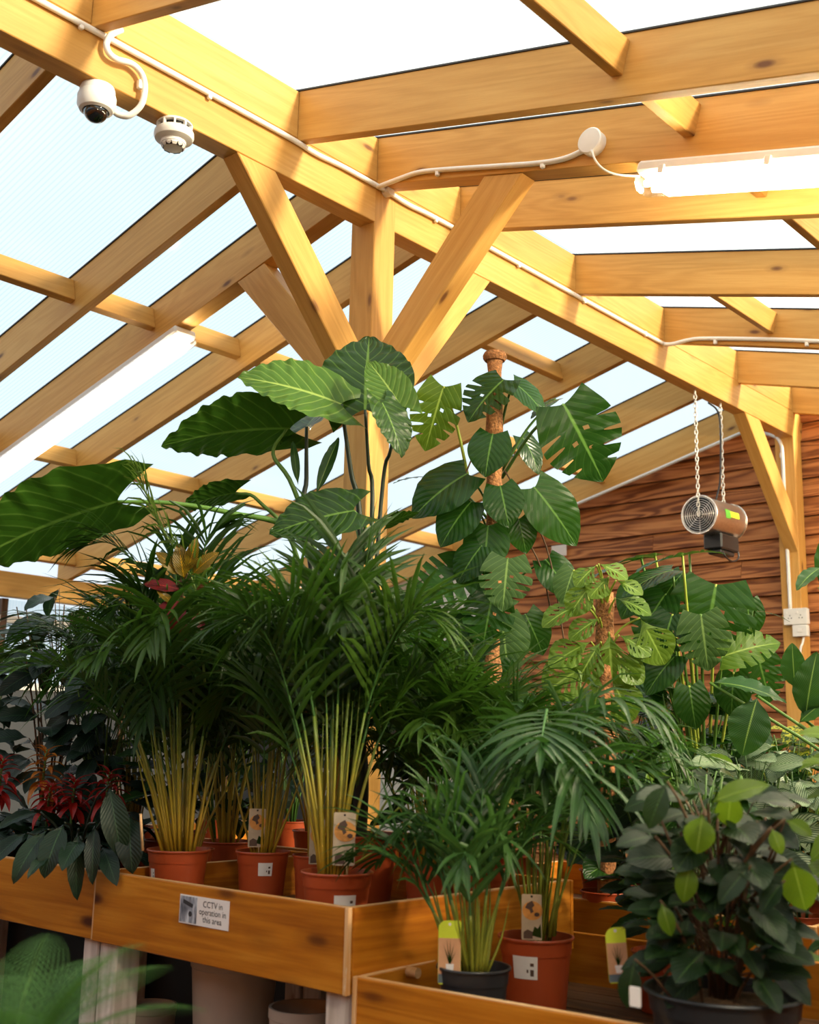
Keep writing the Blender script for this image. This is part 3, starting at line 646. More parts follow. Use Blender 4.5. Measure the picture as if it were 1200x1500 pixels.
G['ficus'] = leaf_mat('broad_glossy_leaf', (.014, .052, .008), (.034, .095, .014), (.07, .16, .04), 10, .3, .24, (.10, .28, .02), .26, .03, lat=.3)
G['ficus_sunlit'] = leaf_mat('sunlit_broad_leaf', (.10, .22, .012), (.20, .36, .02), (.28, .42, .06), 10, .3, .3, (.34, .55, .02), .48, .03, lat=.3)  # lit copy of the broad leaf, sunlight put into its colour
G['tub'] = leaf_mat('dark_shaded_tub_leaf', (.007, .028, .006), (.018, .055, .010), (.04, .09, .02), 10, .3, .46, (.06, .16, .01), .18, .03, lat=.3)  # dark green leaf, darkened further for the low light around the tub
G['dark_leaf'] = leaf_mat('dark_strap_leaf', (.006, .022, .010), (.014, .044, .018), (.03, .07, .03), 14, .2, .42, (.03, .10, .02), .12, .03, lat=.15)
G['calathea'] = leaf_mat('striped_prayer_leaf', (.02, .085, .03), (.03, .11, .04), (.18, .30, .14), 11, .45, .34, (.14, .30, .08), .25, .05, mode='stripe', spots=(.34, .45, .28), lat=.2)
G['croton_y'] = leaf_mat('yellow_croton_leaf', (.03, .07, .01), (.09, .10, .01), (.62, .30, .012), 12, .3, .3, (.5, .35, .02), .25, .14, lat=1.0)
G['croton_r'] = leaf_mat('red_croton_leaf', (.12, .008, .012), (.26, .018, .020), (.50, .04, .03), 12, .3, .3, (.4, .03, .03), .25, .10, lat=.8)
G['varieg'] = leaf_mat('variegated_yellow_leaf', (.03, .10, .02), (.05, .14, .02), (.4, .45, .05), 8, .3, .32, (.3, .4, .03), .35, .05, mode='blotch', spots=(.62, .62, .06))
G['bract'] = leaf_mat('red_bract', (.42, .012, .012), (.62, .030, .018), (.7, .06, .04), 3, .2, .35, (.7, .04, .02), .25, .03, lat=0)
G['bract_o'] = leaf_mat('orange_bract', (.60, .13, .01), (.75, .26, .02), (.8, .3, .05), 3, .2, .35, (.8, .25, .02), .25, .03, lat=0)
G['fern'] = leaf_mat('fern_frond', (.05, .17, .03), (.12, .30, .06), (.12, .28, .06), 1, 0, .45, (.16, .40, .05), .38, .02, lat=0, bump=0)
G['strel'] = leaf_mat('paddle_leaf', (.02, .09, .022), (.04, .14, .03), (.22, .36, .08), 26, .25, .32, (.12, .32, .03), .30, .05, lat=.3)
G['cane'] = stem_mat('yellow_palm_cane', (.42, .235, .014), (.11, .17, .015), 2.3)
G['cane_g'] = stem_mat('green_palm_cane', (.26, .26, .025), (.07, .15, .015), 2.8)
G['petiole'] = stem_mat('green_leaf_stalk', (.05, .13, .02), (.10, .22, .03), 1.0)
G['petiole_d'] = stem_mat('dark_leaf_stalk', (.010, .018, .010), (.018, .035, .014), .5)
G['petiole_y'] = stem_mat('yellow_green_stalk', (.28, .36, .04), (.34, .42, .06), .5)
G['bark'] = plain('brown_woody_stem', (.10, .055, .025), .8, var=.35, vscale=40, bump=.4)
G['coir'] = plain('coir_moss_pole', (.30, .13, .045), .95, var=.55, vscale=90, bump=1.0)
G['soil'] = plain('dark_potting_soil', (.028, .016, .010), .95, var=.6, vscale=70, bump=1.0)
G['straw'] = plain('dry_brown_mulch', (.16, .085, .035), .9, var=.5, vscale=70, bump=1.0)
G['terra'] = plain('terracotta_plastic', (.42, .070, .018), .38, var=.06, vscale=5)
G['blackpot'] = plain('charcoal_plastic_pot', (.020, .022, .026), .38, var=.05)
G['label'] = plain('white_sticker', (.82, .80, .78), .45, var=.02)
G['card'] = plain('beige_care_card', (.50, .40, .28), .55, var=.10, vscale=30)
G['card_or'] = plain('orange_print', (.68, .30, .07), .5, var=.15, vscale=60)
G['card_br'] = plain('dark_brown_print', (.09, .05, .035), .6)
G['card_bl'] = plain('slate_print', (.10, .14, .17), .5)
G['card_pic'] = plain('peach_print', (.62, .34, .18), .5, var=.1)
G['stick'] = plain('bamboo_stick', (.62, .38, .18), .6, var=.1, vscale=50)
# ---- leaf meshes (unit length along +X, upper face +Z)
def heart(t): return (.62+.38*math.sin(min(t/.28, 1)*math.pi/2))*(1 if t < .28 else max(0, math.cos((t-.28)/.72*math.pi/2))**.85)
def oval(t): return max(0, math.sin(math.pi*min(1, t**.85)))**.75
def lance(t): return max(0, math.sin(math.pi*t**.7))**.9
def strap(t): return min(1, .55+t*2)*(1 if t < .6 else max(0, 1-((t-.6)/.4)**2))
def leafmesh(name, W, prof=oval, nt=14, ns=4, fold=.25, curl=.5, rip=.0, lob=0, k1=0, seed=0, slots=None, holes=None, cup=0, twist=0, nrip=9, thick=0):
    """W half width; lob: how far the basal lobes reach back; k1: forward sweep of the rows; slots: (centre t, half width, inner extent) per side"""
    rnd = random.Random(seed); V, UV, Fc = [], [], []; nx = 2*ns+1
    ph = rnd.random()*6
    for i in range(nt+1):
        t = i/nt
        a = -curl*t; 
        # midrib as an arc
        mx = math.sin(curl*t)/curl if abs(curl) > 1e-3 else t; mz = (math.cos(curl*t)-1)/curl if abs(curl) > 1e-3 else 0
        for j in range(nx):
            s = (j-ns)/ns; e = 1.0
            if slots:
                for (tc_, hw, inner, sd_) in slots:
                    if sd_*s > 0:
                        dd = abs(t-tc_)/hw
                        if dd < 1: e = min(e, inner+(1-inner)*dd**3)
            w_ = prof(t)*W*e; y = s*w_
            sh = (-lob*max(0, 1-t/.32)**1.3 + k1*(1-t))*abs(s)**1.4*e if lob else k1*abs(s)*e*(1-t)
            x_l = sh; z = abs(y)*math.tan(fold) - cup*(y*y)/max(W, 1e-4)
            if rip: z += rip*abs(s)**1.5*math.sin(t*nrip*math.tau*.5+ph+(0 if s > 0 else 1.3))+rip*.6*abs(s)**2*math.sin(t*nrip*1.7*math.tau*.5+ph*2)
            if twist: c_, s_ = math.cos(twist*t), math.sin(twist*t); y, z = y*c_-z*s_, y*s_+z*c_
            # rotate the section by the arc angle
            ca, sa = math.cos(a), math.sin(a)
            V.append((mx+x_l*ca-z*sa*1.0, y, mz+x_l*sa+z*ca)); UV.append(((s*e+1)/2, t))
    for i in range(nt):
        for j in range(nx-1):
            if holes:
                tm, sm = (i+.5)/nt, ((j+.5)-ns)/ns
                if any((tm-h[0]-(abs(sm)-abs(h[1]))*.22)**2/h[2]**2+(sm-h[1])**2/h[3]**2 < 1 for h in holes): continue
            Fc.append((i*nx+j, (i+1)*nx+j, (i+1)*nx+j+1, i*nx+j+1))
    return mesh(name, V, Fc, True, UV)
def slots_for(n, inner, rnd, t0=.16, t1=.80, w=.035):
    o = []
    for sd_ in (1, -1):
        for k in range(n): o.append((t0+(t1-t0)*(k+.5+rnd.uniform(-.15, .15))/n, w*rnd.uniform(.6, 1.0), inner+rnd.uniform(-.1, .12), sd_))
    return o
rr = random.Random(3)
LM = {}
def variants(key, n, mat, fn):
    LM[key] = []
    for k in range(n):
        me = fn(k); me.materials.append(M[mat]); LM[key].append(me)
def with_mat(key, new, mat):
    LM[new] = []
    for me in LM[key]: c_ = me.copy(); c_.materials.clear(); c_.materials.append(M[mat]); LM[new].append(c_)
variants('aloc', 3, 'aloc', lambda k: leafmesh('elephant_leaf', .44, heart, 48, 10, .12, .35, .013, .38, .10, k, nrip=13))
with_mat('aloc', 'aloc_hi', 'aloc_hi')
variants('mheart', 2, 'monst', lambda k: leafmesh('monstera_leaf', .42, heart, 22, 6, .10, .55, .008, .28, .14, k+5, cup=.1))
variants('msplit', 3, 'monst', lambda k: leafmesh('monstera_leaf', .47, heart, 84, 7, .08, .45, .008, .30, .18, k+9, slots=slots_for(4, .48, rr, w=.03), holes=[(.33, .2, .022, .07), (.45, -.2, .022, .07), (.56, .2, .02, .06)]))
with_mat('msplit', 'msplit_hi', 'monst_hi'); with_mat('msplit', 'msplit_mat', 'monst_mat'); with_mat('mheart', 'mheart_mat', 'monst_mat')
variants('adan', 3, 'adan', lambda k: leafmesh('adansonii_leaf', .36, oval, 44, 10, .12, .5, .01, 0, .25, k+20, holes=[(.18+.15*q+rr.uniform(-.02, .02), sd_*(.42+rr.uniform(-.06, .06)), .034, .20) for q in range(4) for sd_ in (1, -1)]))
variants('oval', 4, 'ficus', lambda k: leafmesh('broad_leaf', .25, oval, 12, 4, .18, .5, .008, 0, .15, k+30))
with_mat('oval', 'oval_sunlit', 'ficus_sunlit'); with_mat('oval', 'oval_shaded', 'tub')
variants('cal', 3, 'calathea', lambda k: leafmesh('prayer_leaf', .24, oval, 14, 4, .15, .6, .014, 0, .15, k+40))
variants('strap', 4, 'dark_leaf', lambda k: leafmesh('strap_leaf', .085, strap, 14, 2, .30, 1.3+.25*k, .004, 0, 0, k+50))
variants('dark_oval', 3, 'dark_leaf', lambda k: leafmesh('dark_leaf', .17, oval, 12, 3, .2, .8, .01, 0, .1, k+55))
variants('crot_r', 2, 'croton_r', lambda k: leafmesh('croton_leaf', .17, oval, 12, 3, .2, .7, .01, 0, .1, k+60)); with_mat('crot_r', 'crot_y', 'croton_y')
variants('bract', 3, 'bract', lambda k: leafmesh('bract', .13, lance, 8, 2, .4, .9+.3*k, 0, 0, 0, k+65)); with_mat('bract', 'bract_o', 'bract_o')
variants('paddle', 2, 'strel', lambda k: leafmesh('paddle_leaf', .21, oval, 26, 5, .2, .6, .012, 0, .1, k+70))
variants('varieg', 2, 'varieg', lambda k: leafmesh('variegated_leaf', .24, oval, 12, 4, .15, .6, .012, 0, .1, k+75))
def put(kind, base, tip, nrm, parent, name='leaf', k=None, sc=(1, 1, 1), roll=0):
    base, tip = Vector(base), Vector(tip); me = random.choice(LM[kind]) if k is None else LM[kind][k % len(LM[kind])]
    L = (tip-base).length; F_ = frame(base, tip-base, nrm)
    if roll: F_ = F_ @ Matrix.Rotation(roll, 4, 'X')
    return link(name, me, None, parent, F_ @ Matrix.Diagonal((L*sc[0], L*sc[1], L*sc[2], 1)))
TOCAM = lambda p: (C_O-Vector(p)).normalized()
def hero(kind, b, t, parent, n=(0, 0, 1), facing=.6, k=None, wide=1.0, stalk=None, rad=.004, smat='petiole', sag=.12, name='leaf'):
    """leaf between two surveyed points; n blended with the direction to the viewer gives the tilt of the blade"""
    nv = Vector(n).normalized()*(1-facing)+TOCAM(b)*facing
    o_ = put(kind, b, t, nv, parent, name, k, (1, wide, 1))
    if stalk is not None:
        s0 = Vector(stalk); b = Vector(b); mid = (s0+b)/2+Vector((0, 0, sag*(b-s0).length))
        tube('leaf_stalk', [s0, mid, b], lambda u: rad*(1.5-.6*u), M[smat], parent, 6, 5)
    return o_
# ---- pots, tags, stickers
def sticker_mesh(R0, R1, z0, z1, th, w):
    V, Fc, mi = [], [], []; n, mrow = 14, 7
    for j in range(mrow+1):
        f = j/mrow; r = R0+(R1-R0)*f+.0012; z = z0+(z1-z0)*f
        for i in range(n+1):
            a = th+(i/n-.5)*w; V.append((r*math.cos(a), r*math.sin(a), z))
    for j in range(mrow):
        for i in range(n):
            q = j*(n+1)+i; Fc.append((q, q+1, q+n+2, q+n+1)); mi.append(1 if (i in (10, 11) and 1 <= j <= 4 and j != 3) or (i == 8 and j == 2) else 0)
    me = mesh('sticker', V, Fc, True); me.materials.append(M['label']); me.materials.append(M['card_br'])
    me.polygons.foreach_set('material_index', mi); return me
def pot(parent, c, r, h, mat='terra', sticker=None, soil='soil', st_az=0.0, st_z=.55):
    """c = centre of the base; flared pot with a rolled rim and a step"""
    W = Matrix.Translation(c)
    o_ = lathe('pot', [(0, 0), (r*.74, 0), (r*.76, .006), (r*.90, h*.80), (r*.925, h*.80), (r*.955, h*.965), (r*.96, h*.967)], M[mat], parent, W, 40, cap=False)
    lathe('pot_rim', [(r*.95, h*.962), (r*1.0, h*.966), (r*1.012, h*.985), (r*1.0, h), (r*.955, h), (r*.93, h*.93), (r*.90, h*.80)], M[mat], o_, W, 40, cap=False)
    lathe('soil', [(r*.915, h*.86), (r*.6, h*.885), (0, h*.90)], M[soil], parent, W, 24, cap=False)
    if sticker:
        az = math.atan2(-c[1], -c[0])+st_az; rz_ = lambda z: r*(.76+.14*z/(h*.8)) if z < h*.8 else r*(.925+.03*(z-h*.8)/(h*.165))
        z0, z1 = h*st_z-sticker[1]/2, h*st_z+sticker[1]/2
        link('price_sticker', sticker_mesh(rz_(z0), rz_(z1), z0, z1, az, sticker[0]/r), None, o_, W)
    return o_
def plate(name, pts2, th, mat, parent, W):
    n = len(pts2); V = [(x, -th/2, z) for x, z in pts2]+[(x, th/2, z) for x, z in pts2]
    Fc = [tuple(range(n)), tuple(range(2*n-1, n-1, -1))]+[(i, i+n, (i+1) % n+n, (i+1) % n) for i in range(n)]
    return link(name, mesh(name, V, Fc), mat, parent, W)
def rrect(x0, x1, z0, z1, rad, tl=None, n=4):
    out = []
    for cx_, cz_, a0, rd in ((x1-rad, z1-rad, 0, rad), (x0+(tl or rad), z1-(tl or rad), 90, tl or rad), (x0+rad, z0+rad, 180, rad), (x1-rad, z0+rad, 270, rad)):
        for k in range(n+1): a = math.radians(a0+90*k/n); out.append((cx_+rd*math.cos(a), cz_+rd*math.sin(a)))
    return out
def ell(cx_, cz_, a, b_, n=20): return [(cx_+a*math.cos(k*math.tau/n), cz_+b_*math.sin(k*math.tau/n)) for k in range(n)]
def facing(p, yaw=0, lean=0):
    d = TOCAM(p); az = math.atan2(d.y, d.x)+math.pi/2+yaw
    return Matrix.Translation(p) @ Matrix.Rotation(az, 4, 'Z') @ Matrix.Rotation(lean, 4, 'Y')
def coco_tag(parent, p, w=.055, h=.14, yaw=0, lean=0):
    """beige card with an orange disc and a dark printed foot; p = bottom centre"""
    W = facing(p, yaw, lean); c_ = plate('care_tag', rrect(-w/2, w/2, 0, h, .004), .0012, M['card'], parent, W)
    W2 = W @ Matrix.Translation((0, -.0012, 0))
    plate('orange_disc', ell(w*.04, h*.64, w*.50, w*.45), .001, M['card_or'], c_, W2)
    W3 = W @ Matrix.Translation((0, -.0022, 0))
    plate('printed_figure', [(-.32*w, h*.70), (-.22*w, h*.80), (.02*w, h*.86), (.14*w, h*.76), (.02*w, h*.70), (.10*w, h*.62), (-.04*w, h*.58), (-.10*w, h*.66)], .001, M['card_br'], c_, W3)
    plate('printed_dot', ell(w*.26, h*.56, w*.13, w*.10, 12), .001, M['card_br'], c_, W3)
    plate('printed_pot', [(-.40*w, h*.03), (-.40*w, h*.17), (-.2*w, h*.23), (.05*w, h*.18), (.05*w, h*.03)], .001, M['card_br'], c_, W2)
    plate('printed_leaf', [(0, h*.10), (.14*w, h*.30), (.30*w, h*.25), (.44*w, h*.36), (.48*w, h*.05)], .001, M['ficus'], c_, W2)
    tube('stick', [W @ Vector((.01, .002, .03)), W @ Vector((.012, .002, -.05))], .0025, M['stick'], c_, 6)
    lathe('hole', [(0, 0), (.0035, 0), (.0035, .0008), (0, .0008)], M['black'], c_, W @ Matrix.Translation((0, -.0006, h*.95)) @ Matrix.Rotation(math.pi/2, 4, 'X'), 10)
    return c_
def green_tag(parent, p, w=.055, h=.15, yaw=0, lean=0):
    W = facing(p, yaw, lean); c_ = plate('care_tag', rrect(-w/2, w/2, 0, h, .006, tl=.022), .0012, M['lime'], parent, W); W2 = W @ Matrix.Translation((0, -.0012, 0)); W3 = W @ Matrix.Translation((0, -.0022, 0))
    plate('printed_picture', [(-w*.49, h*.16), (w*.49, h*.16), (w*.49, h*.72), (-w*.49, h*.72)], .001, M['card_pic'], c_, W2)
    plate('printed_foot', [(-w*.49, h*.02), (w*.38, h*.02), (w*.49, h*.08), (w*.49, h*.16), (-w*.49, h*.16)], .001, M['card_bl'], c_, W2)
    plate('printed_pot', [(-.12*w, h*.18), (.16*w, h*.18), (.20*w, h*.32), (-.16*w, h*.32)], .001, M['label'], c_, W3)
    for k, (dx, dz) in enumerate(((-.24, .62), (-.10, .70), (.06, .71), (.22, .64), (.30, .52))):
        plate('printed_leaf', [(-.02*w, h*.32), (dx*w-.03*w, h*dz), (.05*w, h*.32)], .001, M['ficus'], c_, W3)
    lathe('hole', [(0, 0), (.004, 0), (.004, .0008), (0, .0008)], M['label'], c_, W @ Matrix.Translation((0, -.0006, h*.94)) @ Matrix.Rotation(math.pi/2, 4, 'X'), 10)
    return c_
# ---- palms
def strip(V, Fc, UV, p, d, up, L, w, droop, nseg=4):
    """one arching folded leaflet"""
    d = Vector(d).normalized(); side = d.cross(up)
    if side.length < 1e-3: side = d.orthogonal()
    side.normalize(); up2 = side.cross(d); b0 = len(V); q = Vector(p)
    for i in range(nseg+1):
        t = i/nseg; ww = w*(.45+.55*min(1, t*3.5))*(1 if t < .4 else max(.02, 1-((t-.4)/.6)**1.6))
        dd = (d + Vector((0, 0, -droop*t*t*1.4-droop*t*.4))).normalized()
        if i: q = q+dd*(L/nseg)
        V += [q-side*ww+up2*ww*.35, q, q+side*ww+up2*ww*.35]; UV += [(0, t), (.5, t), (1, t)]
        if i:
            o_ = b0+(i-1)*3; Fc += [(o_, o_+3, o_+4, o_+1), (o_+1, o_+4, o_+5, o_+2)]
def frond(parent, pts, mat, nl=26, ll=.24, lw=.010, start=.15, ang=.9, droop=.5, lift=.35, rad=.004, seed=0, name='frond', smat=None, nseg=4, tipf=.45, split=None):
    rnd = random.Random(seed); sp_ = smoothpath(pts, 8); o_ = sp_[0].copy(); n = len(sp_); sp_ = [p-o_ for p in sp_]
    V, Fc, UV = [], [], []
    tv, tf_ = tube_data(sp_, lambda u: rad*(1.1-.85*u), 5, False); V += tv; UV += [(.5, .5)]*len(tv); Fc += tf_
    for k in range(nl):
        u_ = start+(1-start)*(k+.5)/nl; x = u_*(n-1); i = min(int(x), n-2); p = sp_[i].lerp(sp_[i+1], x-i); t = (sp_[i+1]-sp_[max(i-1, 0)]).normalized()
        side = t.cross(Vector((0, 0, 1)))
        if side.length < .15: side = t.cross(C_F)
        side.normalize(); up = side.cross(t).normalized()
        fv = (k+.5)/nl; L = ll*(.55+.75*math.sin(math.pi*min(1, fv*.8+.15)))*(1 if fv < .7 else 1-tipf*(fv-.7)/.3)
        a = ang*(1-.55*fv)+rnd.uniform(-.12, .12)
        for s in (-1, 1):
            li = lift+rnd.uniform(-.15, .15)
            d = t*math.cos(a)+(side*s*math.cos(li)+up*math.sin(li))*math.sin(a)
            strip(V, Fc, UV, p, d, up, L*rnd.uniform(.85, 1.1), lw*rnd.uniform(.8, 1.15), droop*rnd.uniform(.6, 1.4), nseg)
    strip(V, Fc, UV, sp_[-1], (sp_[-1]-sp_[-2]), Vector((0, 0, 1)), ll*.6, lw, droop, nseg)
    me = mesh(name, V, Fc, True, UV); me.materials.append(M[mat])
    return link(name, me, None, parent, Matrix.Translation(o_))
def palm(parent, c, n, H, spread, seed, mat='areca', cane='cane', ll=.24, lw=.010, nl=24, droop=.5, base_r=.06, canef=.5, arch=.5, lean=(0, 0), rad=.006, extra=10, ang=.9, lift=.35, az=None):
    """clump of canes rising from c, each carrying one arching frond"""
    rnd = random.Random(seed)
    for k in range(n+extra):
        a = (k*2.399+rnd.uniform(-.4, .4)) if az is None else rnd.uniform(*az); dirv = Vector((math.cos(a), math.sin(a), 0))
        f = ((k % n)+.5)/n; out = spread*(.15+.85*f)*rnd.uniform(.75, 1.15); h = H*(1.0-.28*f)*rnd.uniform(.86, 1.08)
        b_ = Vector(c)+dirv*base_r*math.sqrt(f)*rnd.uniform(.5, 1.0); ln = Vector((lean[0], lean[1], 0))
        hc = h*canef*rnd.uniform(.85, 1.1)
        top = b_+dirv*out*.30+Vector((0, 0, hc))+ln*.35
        r_ = rad*rnd.uniform(.7, 1.25)
        if k >= n:      # bare cane or spear
            if rnd.random() < .8: fz = rnd.uniform(.75, 1.25); tube('stem', [b_, b_.lerp(top, .5*fz)+dirv*.01, b_.lerp(top, fz)], lambda u: r_*max(.08, 1-.95*u**1.5), M[cane], parent, 5, 3)
            continue
        tube('stem', [b_, b_.lerp(top, .5)-dirv*out*.03, top], lambda u: r_*(1.05-.45*u), M[cane], parent, 6, 3)
        m1 = top+dirv*out*.28+Vector((0, 0, (h-hc)*.62))+ln*.3
        m2 = top+dirv*out*(.62)+Vector((0, 0, (h-hc)*.95))+ln*.6
        end = top+dirv*out*(1.0)+Vector((0, 0, (h-hc)*(1.0-arch*rnd.uniform(.3, 1.0))))+ln
        frond(parent, [top, m1, m2, end], mat, nl, ll*rnd.uniform(.85, 1.15), lw, .05, ang, droop, lift, r_*.55, rnd.randrange(9999))
# ================================================================== plants
POTH = Z(-.38)-TRAY
def palm_thing(label, c, r, h, potmat='terra', sticker=None, group=None, st_az=0, st_z=.55, name='potted_palm', cat='palm'):
    e = empty(name, c, label, cat, group); pot(e, c, r, h, potmat, sticker, st_az=st_az, st_z=st_z); return e
# --- palms in terracotta pots along the front bench
c1 = Vector((-3.475, 2.715, TRAY)); e = palm_thing('tall areca palm with yellow canes beside a bamboo stick', c1, .114, POTH, sticker=(.03, .04), st_az=-1.05, st_z=.62)
palm(e, c1+Vector((0, 0, .19)), 17, 1.04, .60, 11, base_r=.07, canef=.60, lean=(-.12, -.10), extra=16, ll=.25, lw=.0095, nl=22, droop=.38, rad=.0068)
tube('cane_stick', [P(209, 1246, d=3.9), P(206, 1192, d=3.9)], .0045, M['stick'], e, 6)
c2 = Vector((-3.25, 2.92, TRAY)); e = palm_thing('areca palm in a red pot behind the CCTV sign', c2, .098, POTH, sticker=(.055, .045), st_az=.12, st_z=.74)
palm(e, c2+Vector((0, 0, .19)), 11, .92, .42, 12, base_r=.06, canef=.58, extra=12, ll=.24, nl=22, lean=(-.05, .05))
coco_tag(e, P(375, 1241, d=4.15), .06, .135, .1)
c3 = Vector((-3.06, 3.01, TRAY)); e = palm_thing('areca palm squeezed between two larger palms on the sign bench', c3, .090, POTH-.005)
palm(e, c3+Vector((0, 0, .19)), 9, .90, .40, 13, base_r=.05, canef=.58, extra=6, ll=.23, nl=22, lean=(.1, .1))
coco_tag(e, P(463, 1266, d=3.98), .052, .15, .15)
c4 = Vector((-2.60, 2.645, TRAY)); e = palm_thing('bushy areca palm at the corner of the sign bench', c4, .112, POTH, sticker=(.078, .055), st_az=.28, st_z=.60)
palm(e, c4+Vector((-.03, .0, .19)), 18, 1.04, .42, 14, base_r=.05, canef=.56, extra=12, ll=.22, lw=.011, nl=20, droop=.32, lean=(-.05, .02), rad=.0062)
coco_tag(e, P(503, 1268, d=3.53), .068, .158, -.05)
for k, (b0, b1, b2) in enumerate((((530, 1262), (552, 1200), (570, 1168)), ((515, 1268), (560, 1242), (590, 1238)), ((528, 1262), (560, 1210), (588, 1180)))):
    tube('stem', [P(*b0, d=3.55), P(*b1, d=3.5), P(*b2, d=3.48)], .0035, M['cane_g'], e, 5, 4)
# --- lower bench: small palm in black pot, kentia in red pot
LT = Z(-.80)
c5 = Vector((-2.066, 2.648, LT)); hb = Z(-.585)-LT
e = palm_thing('small palm in a charcoal pot with a green topped tag', c5, .103, hb, 'blackpot', sticker=(.085, .075), st_az=.2, st_z=.38)
palm(e, c5+Vector((0, 0, hb-.02)), 13, .50, .24, 15, 'kentia', 'cane_g', ll=.17, lw=.0095, nl=9, droop=.35, base_r=.05, canef=.50, extra=14, arch=.4, ang=.75, lean=(-.03, .02))
palm(e, c5+Vector((-.04, -.02, hb-.02)), 3, .46, .40, 115, 'kentia', 'cane_g', ll=.16, lw=.010, nl=7, droop=.2, base_r=.05, canef=.55, extra=0, arch=.5, az=(2.6, 4.0))
green_tag(e, P(658, 1442, d=3.12), .062, .165, .0)
c6 = Vector((-2.14, 3.05, LT)); hr = Z(-.555)-LT
e = palm_thing('kentia palm in a deep red pot with drooping broad fronds', c6, .116, hr, 'terra', sticker=(.085, .065), st_az=-.32, st_z=.68)
palm(e, c6+Vector((0.0, .02, hr-.03)), 6, .72, .40, 16, 'kentia', 'cane_g', ll=.26, lw=.012, nl=15, droop=.7, base_r=.05, canef=.55, extra=16, arch=.7, lean=(.04, .04))
coco_tag(e, P(779, 1377, d=3.42), .060, .13, 0)
def big_frond(parent, pts, nl, ll, lw, droop, mat='kentia', ang=1.0, seed=0, stemfrom=None, lift=.1):
    f_ = frond(parent, pts, mat, nl, ll, lw, .03, ang, droop, lift, .005, seed, nseg=6, tipf=.5)
    if stemfrom is not None: tube('stem', [stemfrom, (Vector(stemfrom)+pts[0])/2+Vector((0, 0, .05)), pts[0]], lambda u: .006*(1.1-.5*u), M['cane_g'], parent, 6, 4)
S6 = c6+Vector((0, 0, hr))
big_frond(e, [P(801, 1040, d=3.5), P(798, 1056, d=3.36), P(795, 1074, d=3.27), P(793, 1094, d=3.2)], 9, .20, .0125, .32, ang=1.3, seed=3, stemfrom=S6+Vector((.02, .03, 0)))
big_frond(e, [P(840, 1060, d=3.6), P(880, 1030, d=3.55), P(930, 1030, d=3.5), P(985, 1075, d=3.45)], 16, .21, .0115, .9, ang=1.0, seed=4, stemfrom=S6+Vector((.04, .04, 0)))
big_frond(e, [P(850, 1070, d=3.7), P(900, 1060, d=3.7), P(950, 1075, d=3.7), P(1000, 1120, d=3.65)], 15, .20, .0105, .9, ang=1.0, seed=5, stemfrom=S6+Vector((.05, .02, 0)))
big_frond(e, [P(780, 1100, d=3.6), P(760, 1080, d=3.55), P(740, 1080, d=3.5), P(715, 1110, d=3.45)], 12, .20, .0105, .8, ang=1.0, seed=6, stemfrom=S6+Vector((-.03, 0, 0)))
big_frond(e, [P(850, 1150, d=3.6), P(900, 1120, d=3.5), P(950, 1130, d=3.45), P(1000, 1170, d=3.4)], 14, .18, .010, 1.0, ang=1.0, seed=8, stemfrom=S6+Vector((.05, .0, 0)))
# --- elephant ear
ca = Vector((-3.16, 3.32, TRAY)); e = empty('elephant_ear', ca, 'giant elephant ear with broad ribbed leaves below the centre post', 'plant'); pot(e, ca, .17, .27, 'terra')
A0 = ca+Vector((0, 0, .24))
hero('aloc', P(172, 735, d=4.35), P(-70, 800, d=4.25), e, (0, 0, 1), -.75, 0, .95)
tube('leaf_stalk', [A0, P(500, 900, d=4.6), P(430, 780, d=4.5), P(340, 752, d=4.45), P(250, 737, d=4.4), P(172, 735, d=4.35)], lambda u: .016-.009*u, M['petiole'], e, 8)
hero('aloc', P(425, 628, d=4.65), P(232, 626, d=4.55), e, (0, 0, 1), -.75, 1, .95)
tube('leaf_stalk', [A0, P(470, 850, d=4.65), P(430, 715, d=4.65), P(400, 665, d=4.66), P(420, 628, d=4.65)], lambda u: .014-.008*u, M['petiole'], e, 8)
hero('aloc_hi', P(500, 592, d=4.6), P(355, 532, d=4.45), e, (.1, -.2, 1), .48, 2, .85)
tube('leaf_stalk', [A0, P(528, 790, d=4.6), P(514, 690, d=4.62), P(500, 592, d=4.6)], lambda u: .015-.008*u, M['petiole_d'], e, 8)
hero('aloc', P(535, 600, d=4.65), P(540, 478, d=4.8), e, (0, -.3, 1), .75, 0, 1.15)
tube('leaf_stalk', [A0, P(545, 760, d=4.7), P(540, 680, d=4.7), P(535, 600, d=4.65)], lambda u: .012-.006*u, M['petiole_d'], e, 8)
hero('aloc_hi', P(588, 596, d=4.5), P(540, 520, d=4.55), e, (.4, -.3, .6), .5, 1, .8)
hero('aloc', P(560, 590, d=4.45), P(598, 662, d=4.35), e, (.2, 0, 1), .25, 2, .85)
tube('leaf_stalk', [A0, P(558, 740, d=4.6), P(572, 660, d=4.55), P(588, 596, d=4.5)], lambda u: .010-.005*u, M['petiole_d'], e, 8)
hero('aloc', P(345, 722, d=4.75), P(258, 735, d=4.7), e, (0, 0, 1), -.5, 1, 1.0)
tube('leaf_stalk', [A0, P(440, 830, d=4.75), P(380, 735, d=4.75), P(345, 722, d=4.75)], lambda u: .012-.006*u, M['petiole'], e, 8)
hero('aloc', P(518, 748, d=4.45), P(392, 768, d=4.35), e, (0, 0, 1), .55, 0, .85)
tube('leaf_stalk', [A0, P(530, 830, d=4.5), P(535, 770, d=4.48), P(518, 748, d=4.45)], lambda u: .010-.005*u, M['petiole'], e, 8)
hero('aloc', P(565, 770, d=4.4), P(612, 742, d=4.35), e, (0, 0, 1), -.3, 0, .7)
tube('leaf_stalk', [A0, P(450, 790, d=4.65), P(449, 700, d=4.7), P(449, 625, d=4.7)], lambda u: .015-.008*u, M['petiole_d'], e, 8)
